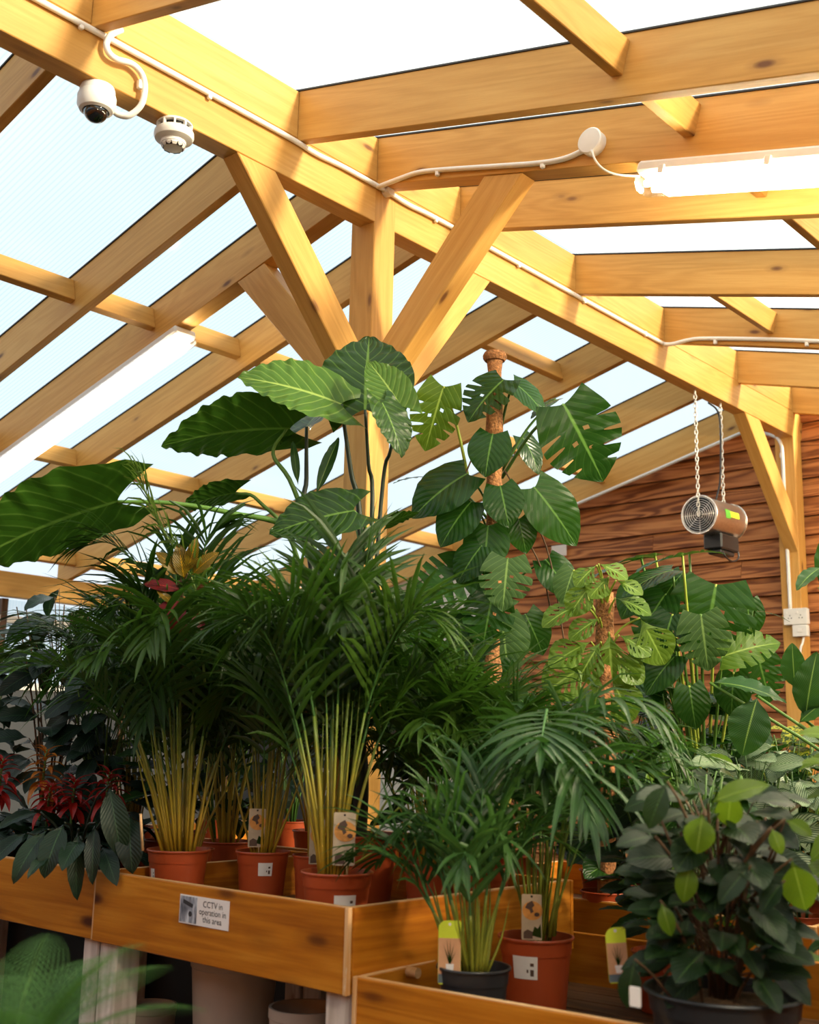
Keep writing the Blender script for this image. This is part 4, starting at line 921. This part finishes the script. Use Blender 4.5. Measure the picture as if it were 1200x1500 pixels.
hero('aloc', P(449, 625, d=4.7), P(500, 560, d=4.95), e, (0, -.2, 1), -.25, 2, .9)
put('paddle', P(462, 728, d=4.6), P(497, 628, d=4.65), TOCAM(A0), e, 'spear_leaf', 0, (1, .42, 1))
put('paddle', P(437, 712, d=4.6), P(428, 640, d=4.6), TOCAM(A0), e, 'spear_leaf', 1, (1, .42, 1))
tube('trunk', [A0-Vector((0, 0, .04)), A0+Vector((.01, 0, .25)), A0+Vector((-.03, 0, .5))], lambda u: .035-.012*u, M['petiole_d'], e, 10)
# --- monstera on a moss pole
cm = P(722, 1000, Y=4.0); cm = Vector((cm.x, 4.0, TRAY-.1)); e = empty('climbing_monstera', cm, 'tall monstera climbing a brown coir pole', 'plant'); pot(e, cm, .17, .27, 'terra')
ptop = P(725, 528, Y=4.0)
pv, pf = tube_data([cm+Vector((0, 0, .2)).lerp(Vector((0, 0, 0)), 0)+(ptop-cm-Vector((0, 0, .2)))*(k/40) for k in range(41)], lambda u: .036+.005*math.sin(u*90)+.004*math.sin(u*37), 14)
link('moss_pole', mesh('moss_pole', pv, pf, True), M['coir'], e)
lathe('pole_cap', [(0, .0), (.046, -.004), (.054, .008), (.055, .022), (.048, .036), (.03, .042), (0, .040)], M['coir'], e, Matrix.Translation(ptop), 18)
dm = (ptop-C_O).dot(C_F)
def ms(kind, b, t, db=-.10, dt=-.2, f=.6, k=None, wide=1., n=(0, -.2, 1), s=None, smat='petiole', rad=.005):
    bb = P(*b, d=dm+db); st_ = P(725 if s is None else s[0], (b[1]+70) if s is None else s[1], d=dm-.02)
    hero(kind, bb, P(*t, d=dm+dt), e, n, f, k, wide, st_, rad, smat, .10)
ms('msplit', (738, 556), (680, 606), -.15, -.25, .45, 0, 1.0, s=(728, 640))
ms('mheart', (752, 560), (808, 598), -.1, -.15, .35, 0, .9, s=(730, 650))
ms('msplit', (826, 592), (888, 706), -.2, -.25, .75, 1, 1.0, s=(735, 700), rad=.006)
ms('mheart', (815, 585), (772, 602), -.05, -.1, .2, 1, .8, s=(735, 690))
ms('mheart', (722, 636), (709, 692), -.22, -.32, .6, 0, 1.15)
ms('mheart', (733, 712), (746, 768), -.25, -.35, .6, 1, 1.1)
ms('mheart', (783, 714), (852, 796), -.22, -.30, .65, 0, .85, s=(733, 770))
ms('msplit_hi', (650, 566), (620, 660), -.12, -.15, .75, 2, .8, s=(690, 720), smat='petiole_y', rad=.006)
ms('mheart', (684, 694), (596, 742), -.15, -.25, .5, 0, 1.0)
ms('mheart', (690, 735), (640, 792), -.2, -.3, .55, 1, .95)
ms('mheart', (715, 770), (708, 838), -.2, -.3, .6, 0, 1.1)
ms('msplit_mat', (744, 818), (736, 892), -.3, -.4, .85, 0, 1.05)
ms('msplit', (690, 832), (606, 868), -.2, -.3, .6, 1, 1.0)
ms('msplit', (660, 905), (610, 980), -.2, -.3, .7, 2, 1.1)
ms('mheart', (700, 905), (690, 985), -.15, -.3, .6, 0, 1.1)
ms('mheart_mat', (735, 905), (745, 985), -.25, -.35, .75, 1, 1.1)
ms('mheart', (800, 820), (840, 870), -.1, -.2, .5, 0, 1.0)
ms('mheart', (640, 700), (575, 690), .1, .05, .1, 0, .9, s=(715, 760))
ms('mheart', (765, 640), (800, 690), .05, .02, .3, 1, .9)
ms('mheart', (770, 900), (800, 960), -.15, -.2, .6, 0, 1.0); ms('mheart', (680, 1000), (650, 1060), -.1, -.2, .6, 1, 1.1); ms('mheart', (740, 1010), (760, 1080), -.15, -.25, .6, 0, 1.1)
ms('msplit', (722, 870), (705, 950), -.28, -.35, .7, 1, 1.0); ms('mheart', (728, 930), (735, 1000), -.25, -.35, .7, 1, 1.0); ms('mheart', (705, 800), (665, 850), -.25, -.3, .6, 0, 1.0); ms('mheart', (760, 760), (772, 810), -.2, -.25, .6, 0, 1.0)
for a_, b_, c_ in (((760, 770), (792, 830), (808, 900)), ((740, 690), (800, 800), (830, 960)), ((705, 640), (680, 700), (660, 760))):
    tube('aerial_root', [P(*a_, d=dm-.05), P(*b_, d=dm-.12), P(*c_, d=dm-.1)], .004, M['bark'], e, 5)
# --- yellow green swiss cheese vine on a short pole
cv = P(886, 1060, Y=3.95); cv = Vector((cv.x, 3.95, TRAY-.1)); e = empty('swiss_cheese_vine', cv, 'lime green swiss cheese vine on a short coir pole', 'plant'); pot(e, cv, .10, .18, 'terra')
pt2 = P(886, 868, Y=3.95)
pv, pf = tube_data([cv.lerp(pt2, .1+.9*k/20)  for k in range(21)], lambda u: .036+.004*math.sin(u*60), 12); link('moss_pole', mesh('moss_pole', pv, pf, True), M['coir'], e)
dv = (pt2-C_O).dot(C_F)
for i, (b, t, f, wd) in enumerate((((872, 828), (846, 848), .5, 1), ((880, 826), (916, 838), .4, 1), ((905, 876), (950, 888), .35, 1.0), ((893, 926), (897, 1006), .9, 1.25), ((858, 972), (806, 1004), .8, 1.2),
        ((850, 884), (800, 902), .4, .9), ((862, 940), (812, 962), .6, 1.0), ((940, 905), (972, 962), .7, 1.1), ((868, 850), (838, 890), .8, .9), ((890, 845), (868, 866), .7, 1.2), ((905, 850), (938, 862), .5, .8), ((876, 905), (840, 925), .6, .9), ((910, 930), (950, 950), .6, 1.0), ((880, 985), (868, 1050), .8, 1.1), ((895, 990), (925, 1045), .7, 1.1), ((878, 940), (850, 985), .8, 1.1), ((900, 960), (940, 990), .6, 1.))):
    b2_ = (b[0]-(t[0]-b[0])*.08, b[1]); t2_ = (t[0]+(t[0]-b[0])*.18, t[1]+(t[1]-b[1])*.22)
    hero('adan', P(*b2_, d=dv-.08), P(*t2_, d=dv-.14), e, (0, -.2, 1), f, i, wd, P(886, min(1000, b[1]+45), d=dv-.03), .004, 'petiole_y')
# --- big monstera below the heater
cb = P(1030, 1060, Y=4.75); cb = Vector((cb.x, 4.75, TRAY-.1)); e = empty('bush_monstera', cb, 'large monstera with deeply cut leaves below the hanging heater', 'plant'); pot(e, cb, .17, .26, 'terra')
db_ = (cb-C_O).dot(C_F); S = cb+Vector((0, 0, .24))
for i, (kd, b, t, dd, f, wd) in enumerate((('msplit', (1049, 856), (1030, 965), -.15, .75, 1.25), ('msplit_mat', (1027, 900), (1038, 984), -.30, .8, 1.0), ('msplit_hi', (1058, 962), (1142, 930), -.25, .55, .85),
        ('msplit', (1000, 815), (925, 822), -.2, -.15, .8), ('msplit', (1010, 812), (1065, 800), -.1, -.1, .8), ('mheart', (985, 835), (905, 855), -.1, .25, .8), ('mheart', (960, 815), (880, 812), .1, -.2, .7),
        ('mheart', (1105, 895), (1160, 897), -.1, -.1, .7), ('msplit', (975, 870), (930, 935), -.1, .6, .9), ('msplit', (985, 900), (965, 965), -.2, .6, 1.0), ('mheart', (1000, 840), (960, 880), -.05, .4, .9), ('mheart', (990, 960), (940, 1010), -.2, .5, .9), ('mheart', (1010, 1005), (1020, 1070), -.3, .7, 1.0), ('mheart', (940, 820), (850, 830), .2, -.1, .7), ('mheart', (945, 850), (905, 900), 0, .5, 1.), ('mheart', (1075, 985), (1070, 1050), -.2, .6, 1.), ('msplit', (1110, 960), (1130, 1030), -.1, .6, 1.), ('mheart', (960, 930), (930, 985), -.1, .6, 1.), ('mheart_mat', (840, 835), (822, 885), .1, .7, 1.), ('mheart', (1095, 880), (1100, 935), .1, .6, 1.))):
    if kd == 'monst_x': continue
    hero(kd, P(*b, d=db_+dd), P(*t, d=db_+dd-.06), e, (0, -.2, 1), f, i, wd, S, .006, 'petiole' if i % 3 else 'petiole_y', .05)
# --- paddle leaved plant at the right edge
cp_ = Vector((-1.15, 4.6, TRAY-.15)); e = empty('paddle_leaf_plant', cp_, 'paddle leaved plant with long arching leaf beside the end post', 'plant'); pot(e, cp_, .13, .22, 'blackpot')
S = cp_+Vector((0, 0, .2)); dq = (P(1150, 1000, Y=4.4)-C_O).dot(C_F)
for i, (b, t, f, wd) in enumerate((((1040, 1000), (1158, 1000), .25, 1.0), ((1165, 1010), (1160, 950), .6, 1.2), ((1180, 1055), (1190, 960), .6, 1.1), ((1185, 1000), (1225, 940), .4, 1.1), ((1110, 1020), (1085, 1105), .75, 1.6), ((1170, 1060), (1215, 1010), .5, 1.2), ((1200, 860), (1225, 760), .6, .8), ((1205, 830), (1165, 850), .4, 1.0))):
    hero('paddle', P(*b, d=dq-.1*i % .3), P(*t, d=dq-.1*i % .3-.08), e, (0, -.2, 1), f, i, wd, S, .006, 'petiole', .05)
# --- bushes made of one leaf kind
def bush(name, label, cat, c, kind, n, H, R_, leafL, seed, potr=.10, poth=.18, potmat='terra', nst=7, wide=1., f=.35, smat='petiole', group=None, kind2=None, up=.5, lean=(0, 0), zlo=.15):
    e = empty(name, c, label, cat, group); c = Vector(c); pot(e, c, potr, poth, potmat); rnd = random.Random(seed); S = c+Vector((0, 0, poth*.88))
    for k in range(nst):
        a = k*2.4; tube('stem', [S+Vector((math.cos(a)*.02, math.sin(a)*.02, 0)), S+Vector((math.cos(a)*R_*.25+lean[0]*.5, math.sin(a)*R_*.25+lean[1]*.5, H*.5)), S+Vector((math.cos(a)*R_*.5+lean[0], math.sin(a)*R_*.5+lean[1], H*.9))], lambda u: .006-.003*u, M[smat], e, 5, 3)
    for k in range(n):
        a = k*2.399+rnd.uniform(-.5, .5); z = H*(zlo+(1-zlo)*((k+.5)/n))*rnd.uniform(.9, 1.08); rr_ = R_*rnd.uniform(.45, 1)*(1-.35*(z/H))
        d = Vector((math.cos(a), math.sin(a), 0)); b = S+d*rr_*.45+Vector((lean[0]*z/H, lean[1]*z/H, z)); L = leafL*rnd.uniform(.7, 1.2)
        tip = b+(d*1.0+Vector((0, 0, rnd.uniform(-.5, up)))).normalized()*L
        kd = kind2 if kind2 and rnd.random() < .3 else kind
        nv = Vector((0, 0, 1))*(1-f)+TOCAM(b)*f*rnd.uniform(.2, 1.4)
        put(kd, b, tip, nv, e, 'leaf', None, (1, wide*rnd.uniform(.85, 1.15), 1), rnd.uniform(-.3, .3))
        tube('leaf_stalk', [S+d*rr_*.2+Vector((lean[0]*z/H, lean[1]*z/H, z*.8)), b], .0022, M[smat], e, 4, 1)
    return e
# --- broad leaved plant in the black tub
ct = Vector((-1.36, 2.72, LT)); e = bush('tub_plant', 'dark broad leaved shrub in a wide black tub', 'plant', ct, 'oval_shaded', 120, .48, .34, .14, 71, .19, Z(-.555)-LT, 'blackpot', 12, 1.1, .4, 'bark')
lathe('mulch', [(.165, .215), (.1, .225), (0, .228)], M['straw'], e, Matrix.Translation(ct), 24, cap=False)
dT = (P(1060, 1300, Y=2.7)-C_O).dot(C_F); S = ct+Vector((0, 0, .22))
for i, (kd, b, t, f, wd) in enumerate((('oval_sunlit', (1160, 1258), (1182, 1338), .85, 1.35), ('oval_shaded', (1082, 1312), (1124, 1390), .8, 1.0), ('oval_shaded', (1100, 1268), (1050, 1318), .6, .9), ('oval_sunlit', (1012, 1262), (1000, 1322), .8, 1.1), ('oval_shaded', (978, 1145), (946, 1212), .6, 1.0),
        ('oval_sunlit', (1038, 1178), (1122, 1136), .5, .8), ('oval_sunlit', (1066, 1216), (1070, 1168), .9, 1.3), ('oval_sunlit', (1030, 1190), (1020, 1250), .8, 1.5), ('oval_sunlit', (1150, 1200), (1192, 1220), .6, 1.1), ('oval_shaded', (1060, 1225), (1120, 1262), .3, .8), ('oval_sunlit', (1130, 1212), (1145, 1250), .8, 1.1),
        ('oval_shaded', (960, 1225), (905, 1228), .5, .9), ('oval_shaded', (990, 1330), (965, 1385), .7, 1.0), ('oval_sunlit', (968, 1320), (985, 1372), .6, 1.0), ('oval_shaded', (1010, 1340), (1000, 1390), .6, 1.1), ('oval_shaded', (1090, 1440), (1180, 1478), .3, .7), ('oval_shaded', (930, 1405), (915, 1478), .6, 1.0), ('oval_shaded', (1040, 1410), (1095, 1440), .5, .9), ('oval_shaded', (1020, 1410), (990, 1440), .5, .9), ('oval_sunlit', (1120, 1400), (1215, 1390), .2, .6), ('oval_shaded', (1170, 1180), (1120, 1160), .4, 1.1), ('oval_shaded', (1150, 1290), (1110, 1330), .3, 1.0))):
    dd = dT-.12+.05*math.sin(i*2.3)
    hero(kd, P(*b, d=dd), P(*t, d=dd-.04), e, (0, -.2, 1), f, i, wd, P((b[0]+1040)/2, b[1]+60, d=dd+.06), .0028, 'bark', .05)
block('blank_tag', P(931, 1475, d=dT-.26)-Vector((.014, .001, .0)), P(931, 1475, d=dT-.26)+Vector((.014, .001, .042)), M['label'], e, .002)
green_tag(e, P(908, 1440, d=dT+.15), .052, .135, .1, -.08)
# --- striped prayer plants and companions at the right
for i, (px, py, Y, n, H, R_, L, s) in enumerate(((1020, 1150, 4.45, 26, .34, .24, .18, 81), (1100, 1140, 4.35, 30, .36, .26, .18, 82), (1165, 1130, 4.5, 26, .38, .26, .18, 83))):
    c = P(px, py, Y=Y); c = Vector((c.x, Y, TRAY-.15)); bush('prayer_plant', ('striped prayer plant just behind the kentia fronds', 'striped prayer plant behind the black tub shrub', 'striped prayer plant in front of the yellow splashed shrub')[i], 'plant', c, 'cal', n+14, H+.28, R_, L, s, .09, .15, 'terra', 5, 1.05, .55, group='striped prayer plants')
c = P(1180, 1060, Y=4.95); c = Vector((c.x, 4.95, TRAY-.15)); bush('variegated_shrub', 'yellow splashed green shrub beyond the prayer plants', 'plant', c, 'varieg', 50, .75, .34, .16, 84, .10, .18, 'terra', 8, 1., .5)
c = P(1190, 1480, Y=2.85); c = Vector((-.93, 2.85, LT)); bush('small_leafy_plant', 'small leafy plant in a terracotta pot beside the black tub', 'plant', c, 'oval', 22, .4, .2, .12, 85, .10, .19, 'terra', 6, 1., .4, kind2='oval_sunlit')
# --- croton
cc = P(262, 930, Y=3.3); cc = Vector((cc.x, 3.3, TRAY)); e = empty('croton', cc, 'croton with red and yellow veined leaves between the palms', 'plant'); pot(e, cc, .10, .17); dC = 4.12; S = cc+Vector((0, 0, .15))
tube('stem', [S, P(270, 960, d=dC+.1), P(262, 850, d=dC+.02)], .008, M['bark'], e, 6)
for i, (kd, b, t, f, wd) in enumerate((('crot_y', (270, 850), (262, 798), .7, 1.3), ('crot_y', (280, 845), (310, 805), .6, 1.2), ('crot_r', (268, 865), (212, 845), .6, 1.1), ('crot_r', (265, 880), (222, 900), .7, 1.3), ('crot_r', (275, 885), (240, 925), .7, 1.2), ('crot_r', (285, 870), (305, 850), .6, 1.1), ('crot_y', (255, 885), (235, 865), .7, 1.0),
        ('crot_r', (280, 895), (300, 920), .7, 1.1), ('crot_y', (265, 845), (235, 805), .6, 1.2), ('crot_r', (270, 905), (268, 940), .7, 1.0), ('crot_y', (275, 840), (285, 790), .7, 1.0))):
    hero(kd, P(*b, d=dC), P(*t, d=dC-.05), e, (0, -.2, 1), f, i, wd, P(266, b[1]+20, d=dC+.02), .003, 'bark', .02)
# --- bromeliads with red heads and long dark leaves
def brom(label, c, H, n, L, seed, bk='bract', nb=26, group=None, droopy=0):
    c = Vector(c); e = empty('bromeliad', c, label, 'plant', group); pot(e, c, .085, .14, 'blackpot'); rnd = random.Random(seed); S = c+Vector((0, 0, .12))
    for k in range(n):
        a = k*2.399+rnd.uniform(-.3, .3); d = Vector((math.cos(a), math.sin(a), 0)); el = rnd.uniform(.35, 1.1)
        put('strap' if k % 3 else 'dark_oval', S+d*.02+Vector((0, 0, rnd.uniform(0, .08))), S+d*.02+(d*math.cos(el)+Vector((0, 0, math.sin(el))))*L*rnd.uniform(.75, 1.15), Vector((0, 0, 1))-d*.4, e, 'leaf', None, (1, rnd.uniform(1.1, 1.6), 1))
    tube('flower_stem', [S, S+Vector((0, 0, H*.6)), S+Vector((.01, 0, H))], .006, M['petiole'], e, 6)
    for k in range(nb):
        a = k*2.399; d = Vector((math.cos(a), math.sin(a), 0)); z = H*(.62+.38*(k/nb)); b = S+Vector((.008, 0, z)); el = -.25+1.2*(k/nb)
        put(bk, b, b+(d*math.cos(el)+Vector((0, 0, math.sin(el))))*.13*(1-.4*k/nb), Vector((0, 0, 1)), e, 'bract', None, (1, 1.1, 1))
    return e
for i, (px, py, dd, bk, lab) in enumerate(((158, 1138, 4.85, 'bract', 'dark leaved bromeliad with a scarlet head next to the bamboo stick'), (108, 1150, 4.95, 'bract', 'dark leaved bromeliad with a scarlet head above the drooping leaves'), (66, 1105, 5.15, 'bract_o', 'bromeliad with an orange head among dark leaves'), (72, 1158, 4.98, 'bract', 'low bromeliad with a red head in front of the orange one'), (2, 1118, 5.2, 'bract', 'small bromeliad with a red head at the bench end'))):
    h_ = P(px, py, d=dd); brom(lab, (h_.x, h_.y, TRAY), h_.z-TRAY-.10, 16, .33, 91+i, bk)
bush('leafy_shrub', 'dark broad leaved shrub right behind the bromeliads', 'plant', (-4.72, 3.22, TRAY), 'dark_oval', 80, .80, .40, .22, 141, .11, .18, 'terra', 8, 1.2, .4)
bush('leafy_shrub', 'dark broad leaved shrub behind the yellow caned palm', 'plant', (-4.05, 3.38, TRAY), 'oval_shaded', 70, .70, .34, .18, 142, .11, .18, 'terra', 8, 1.1, .4)
e = empty('hanging_leaf_plant', (-3.95, 2.60, TRAY), 'dark plant with long leaves drooping over the bench front', 'plant'); pot(e, Vector((-3.95, 2.60, TRAY)), .075, .12, 'blackpot'); S = Vector((-3.95, 2.60, TRAY+.11))
for i, (b, t) in enumerate((((115, 1215), (104, 1312)), ((70, 1215), (8, 1278)), ((95, 1205), (55, 1272)), ((140, 1205), (128, 1285)), ((160, 1150), (175, 1250)), ((190, 1190), (188, 1268)), ((60, 1190), (0, 1190)), ((40, 1220), (-20, 1250)), ((120, 1230), (90, 1250)), ((85, 1240), (40, 1262)), ((150, 1240), (165, 1275)))):
    dd = 4.0 if b[0] > 60 else 4.25
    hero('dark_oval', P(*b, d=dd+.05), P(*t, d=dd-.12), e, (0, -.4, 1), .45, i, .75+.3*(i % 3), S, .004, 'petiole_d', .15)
# --- shade plants filling the benches behind
bush('rubber_plant', 'dark rubber plant at the far end of the benches', 'plant', (-5.05, 3.15, TRAY), 'dark_oval', 60, 1.15, .45, .24, 101, .13, .22, 'terra', 8, 1.3, .4, 'bark')
bush('rubber_plant', 'dark rubber plant behind the bromeliads', 'plant', (-4.35, 3.40, TRAY), 'oval', 50, .95, .4, .2, 102, .12, .2, 'terra', 8, 1.0, .35, 'bark')
bush('leafy_shrub', 'dark leafy shrub in the gap beside the coir pole', 'plant', (-2.75, 4.45, TRAY-.1), 'oval', 60, .80, .38, .18, 103, .12, .2, 'terra', 8, 1.1, .4, 'bark')
bush('leafy_shrub', 'leafy shrub behind the small charcoal pot palm', 'plant', (-2.45, 4.12, TRAY-.1), 'mheart', 30, .50, .34, .17, 104, .12, .2, 'terra', 8, 1., .5)
bush('leafy_shrub', 'leafy shrub between the kentia and the black tub', 'plant', (-1.72, 3.30, LT), 'oval', 60, .62, .3, .15, 105, .12, .2, 'terra', 8, 1., .35)
bush('leafy_shrub', 'dark leafy shrub in front of the swiss cheese vine', 'plant', (-2.2, 4.15, TRAY-.1), 'oval', 50, .50, .3, .16, 106, .12, .2, 'terra', 8, 1., .4, kind2='oval_sunlit')
bush('leafy_shrub', 'leafy shrub by the end of the lower bench', 'plant', (-1.15, 3.3, LT), 'oval', 55, .66, .32, .16, 107, .13, .2, 'terra', 8, 1., .4, kind2='oval_sunlit')
for i, (lab, c, H, sd_, n, lean) in enumerate((('areca palm in the back row beside the rubber plant', (-4.75, 3.42, TRAY), 1.05, 111, 16, (-.1, 0)), ('areca palm in the back row behind the yellow caned palm', (-3.85, 3.25, TRAY), .95, 112, 18, (-.05, 0)),
        ('areca palm in the back row left of the centre post', (-3.6, 4.2, TRAY-.02), 1.0, 113, 14, (0, 0)), ('areca palm in the back row right of the elephant ear', (-2.72, 3.25, TRAY), .70, 114, 12, (.05, .05)), ('areca palm in the shade behind the croton', (-4.3, 4.2, TRAY-.02), 1.0, 116, 14, (0, 0)), ('areca palm at the far left of the shade bench', (-5.2, 4.3, TRAY-.02), 1.0, 117, 14, (0, 0)), ('areca palm right behind the small charcoal pot palm', (-2.55, 3.3, TRAY), .62, 118, 10, (.08, .02)))):
    c = Vector(c); e = palm_thing(lab, c, .11, .2); palm(e, c+Vector((0, 0, .17)), n, H, .55, sd_, base_r=.06, canef=.55, extra=6, ll=.24, lw=.0095, nl=20, droop=.38, lean=lean)
c = Vector((-3.75, 2.98, TRAY)); e = palm_thing('palm with pale upright fronds in front of the elephant ear', c, .10, .19)
for i, pts in enumerate((((300, 1000), (285, 860), (235, 770), (200, 690)), ((320, 1000), (310, 900), (300, 800), (330, 770)), ((290, 1000), (240, 880), (170, 800), (120, 800)))):
    frond(e, [P(*q, d=4.15) for q in pts], 'pale_palm' if i == 0 else 'areca', 22, .22, .008, .3, .8, .5, .3, .005, 200+i)
palm(e, c+Vector((0, 0, .17)), 12, .90, .6, 201, base_r=.06, canef=.45, extra=6, ll=.26, lw=.0095, nl=22, lean=(-.1, 0))
for i, (lab, c, kd, n, H, L, sd_) in enumerate((('broad leaved shrub below the large cut leaf monstera', (-2.15, 4.75, TRAY-.1), 'mheart', 46, .62, .2, 121), ('glossy shrub below the end post socket', (-1.7, 4.95, TRAY-.15), 'oval', 70, .70, .18, 122),
        ('glossy shrub behind the prayer plants', (-1.25, 5.1, TRAY-.15), 'oval', 70, .62, .18, 123), ('dark shrub at the back of the shade bench', (-4.9, 4.6, TRAY-.02), 'dark_oval', 70, 1.0, .24, 124), ('dark glossy shrub beyond the bench joint', (-5.6, 3.0, TRAY), 'dark_oval', 60, .95, .22, 125), ('climbing leafy shrub left of the swiss cheese vine', (-2.45, 4.6, TRAY-.1), 'mheart', 50, .85, .18, 126))):
    bush('leafy_shrub', lab, 'plant', c, kd, n, H, .42, L, sd_, .12, .2, 'terra', 8, 1.05, .45, kind2='oval_sunlit' if kd == 'oval' else None)
q0 = P(808, 800, Y=8.49); tag(block('wall_notice', (q0.x, 8.485, q0.z-.10), (q0.x+.16, 8.495, q0.z), M['paper']), 'small blank white notice on the timber end wall behind the coir pole', 'sign')
bush('leafy_shrub', 'dark low shrub between the kentia pot and the bench behind', 'plant', (-1.93, 3.47, LT), 'oval_shaded', 60, .55, .3, .15, 131, .11, .18, 'terra', 8, 1., .35)
bush('leafy_shrub', 'dark low shrub at the back corner of the sign bench', 'plant', (-2.85, 3.42, TRAY), 'oval_shaded', 60, .55, .3, .15, 132, .11, .18, 'terra', 8, 1., .35)
bush('leafy_shrub', 'dark shrub between the coir pole and the centre post', 'plant', (-3.2, 4.5, TRAY-.1), 'oval_shaded', 60, .75, .32, .18, 133, .11, .18, 'terra', 8, 1., .35)
# --- fern in the foreground, on its own stand
cf = P(10, 1500, d=1.9); cf = Vector((cf.x, cf.y, 0)); e = empty('plant_stand', cf, 'small wooden plant stand below the foreground fern', 'stand')
zs = .77
block('stand_top', cf+Vector((-.17, -.17, zs-.025)), cf+Vector((.17, .17, zs)), M['bench'], e)
for sx in (-1, 1):
    for sy in (-1, 1): block('leg', cf+Vector((sx*.14-.02, sy*.14-.02, 0)), cf+Vector((sx*.14+.02, sy*.14+.02, zs-.025)), M['bench'], e)
cf2 = cf+Vector((0, 0, zs)); e = empty('potted_fern', cf2, 'feathery light green fern in the blurred foreground', 'fern'); pot(e, cf2, .10, .15, 'blackpot')
rnd = random.Random(5)
def fern_frond(parent, p0, d, L, seed):
    r_ = random.Random(seed); V, Fc, UV = [], [], []; pts = [Vector((0, 0, 0))]; dd = Vector(d).normalized()
    for k in range(12): dd = (dd+Vector((0, 0, -.10))).normalized(); pts.append(pts[-1]+dd*L/12)
    tv, tf_ = tube_data(pts, lambda u: .0022*(1.1-u), 4, False); V += tv; UV += [(.5, .5)]*len(tv); Fc += tf_
    for k in range(1, 12):
        for sub in (0, .5):
            i = k; p = pts[i].lerp(pts[min(i+1, 12)], sub); t = (pts[min(i+1, 12)]-pts[i-1]).normalized(); side = t.cross(Vector((0, 0, 1))).normalized(); f = (k+sub)/12.5; l2 = L*.20*math.sin(math.pi*min(1, f*.85+.12))
            for s in (-1, 1):
                d2 = (side*s+t*.45).normalized(); m_ = 7
                for j in range(m_):
                    pp_ = p+d2*l2*(j+.6)/m_+Vector((0, 0, -.15*l2*((j+.6)/m_)**2)); l3 = l2*.20*(1-.6*j/m_)
                    for s2 in (-1, 1):
                        d3 = (d2*.6+t*s2).normalized(); w_ = d2*l3*.20; b0 = len(V); V += [pp_-w_*.6, pp_+w_*.6, pp_+d3*l3+w_*.5, pp_+d3*l3*.9-w_*.5]; UV += [(.3, .2), (.7, .2), (.7, .9), (.3, .9)]; Fc.append((b0, b0+1, b0+2, b0+3))
    me = mesh('frond', V, Fc, True, UV); me.materials.append(M['fern']); link('frond', me, None, parent, Matrix.Translation(p0))
for k in range(64):
    a = k*2.399; el = rnd.uniform(.25, 1.25); fern_frond(e, cf2+Vector((math.cos(a)*.03, math.sin(a)*.03, .13)), (math.cos(a)*math.cos(el), math.sin(a)*math.cos(el), math.sin(el)), rnd.uniform(.22, .36), k)
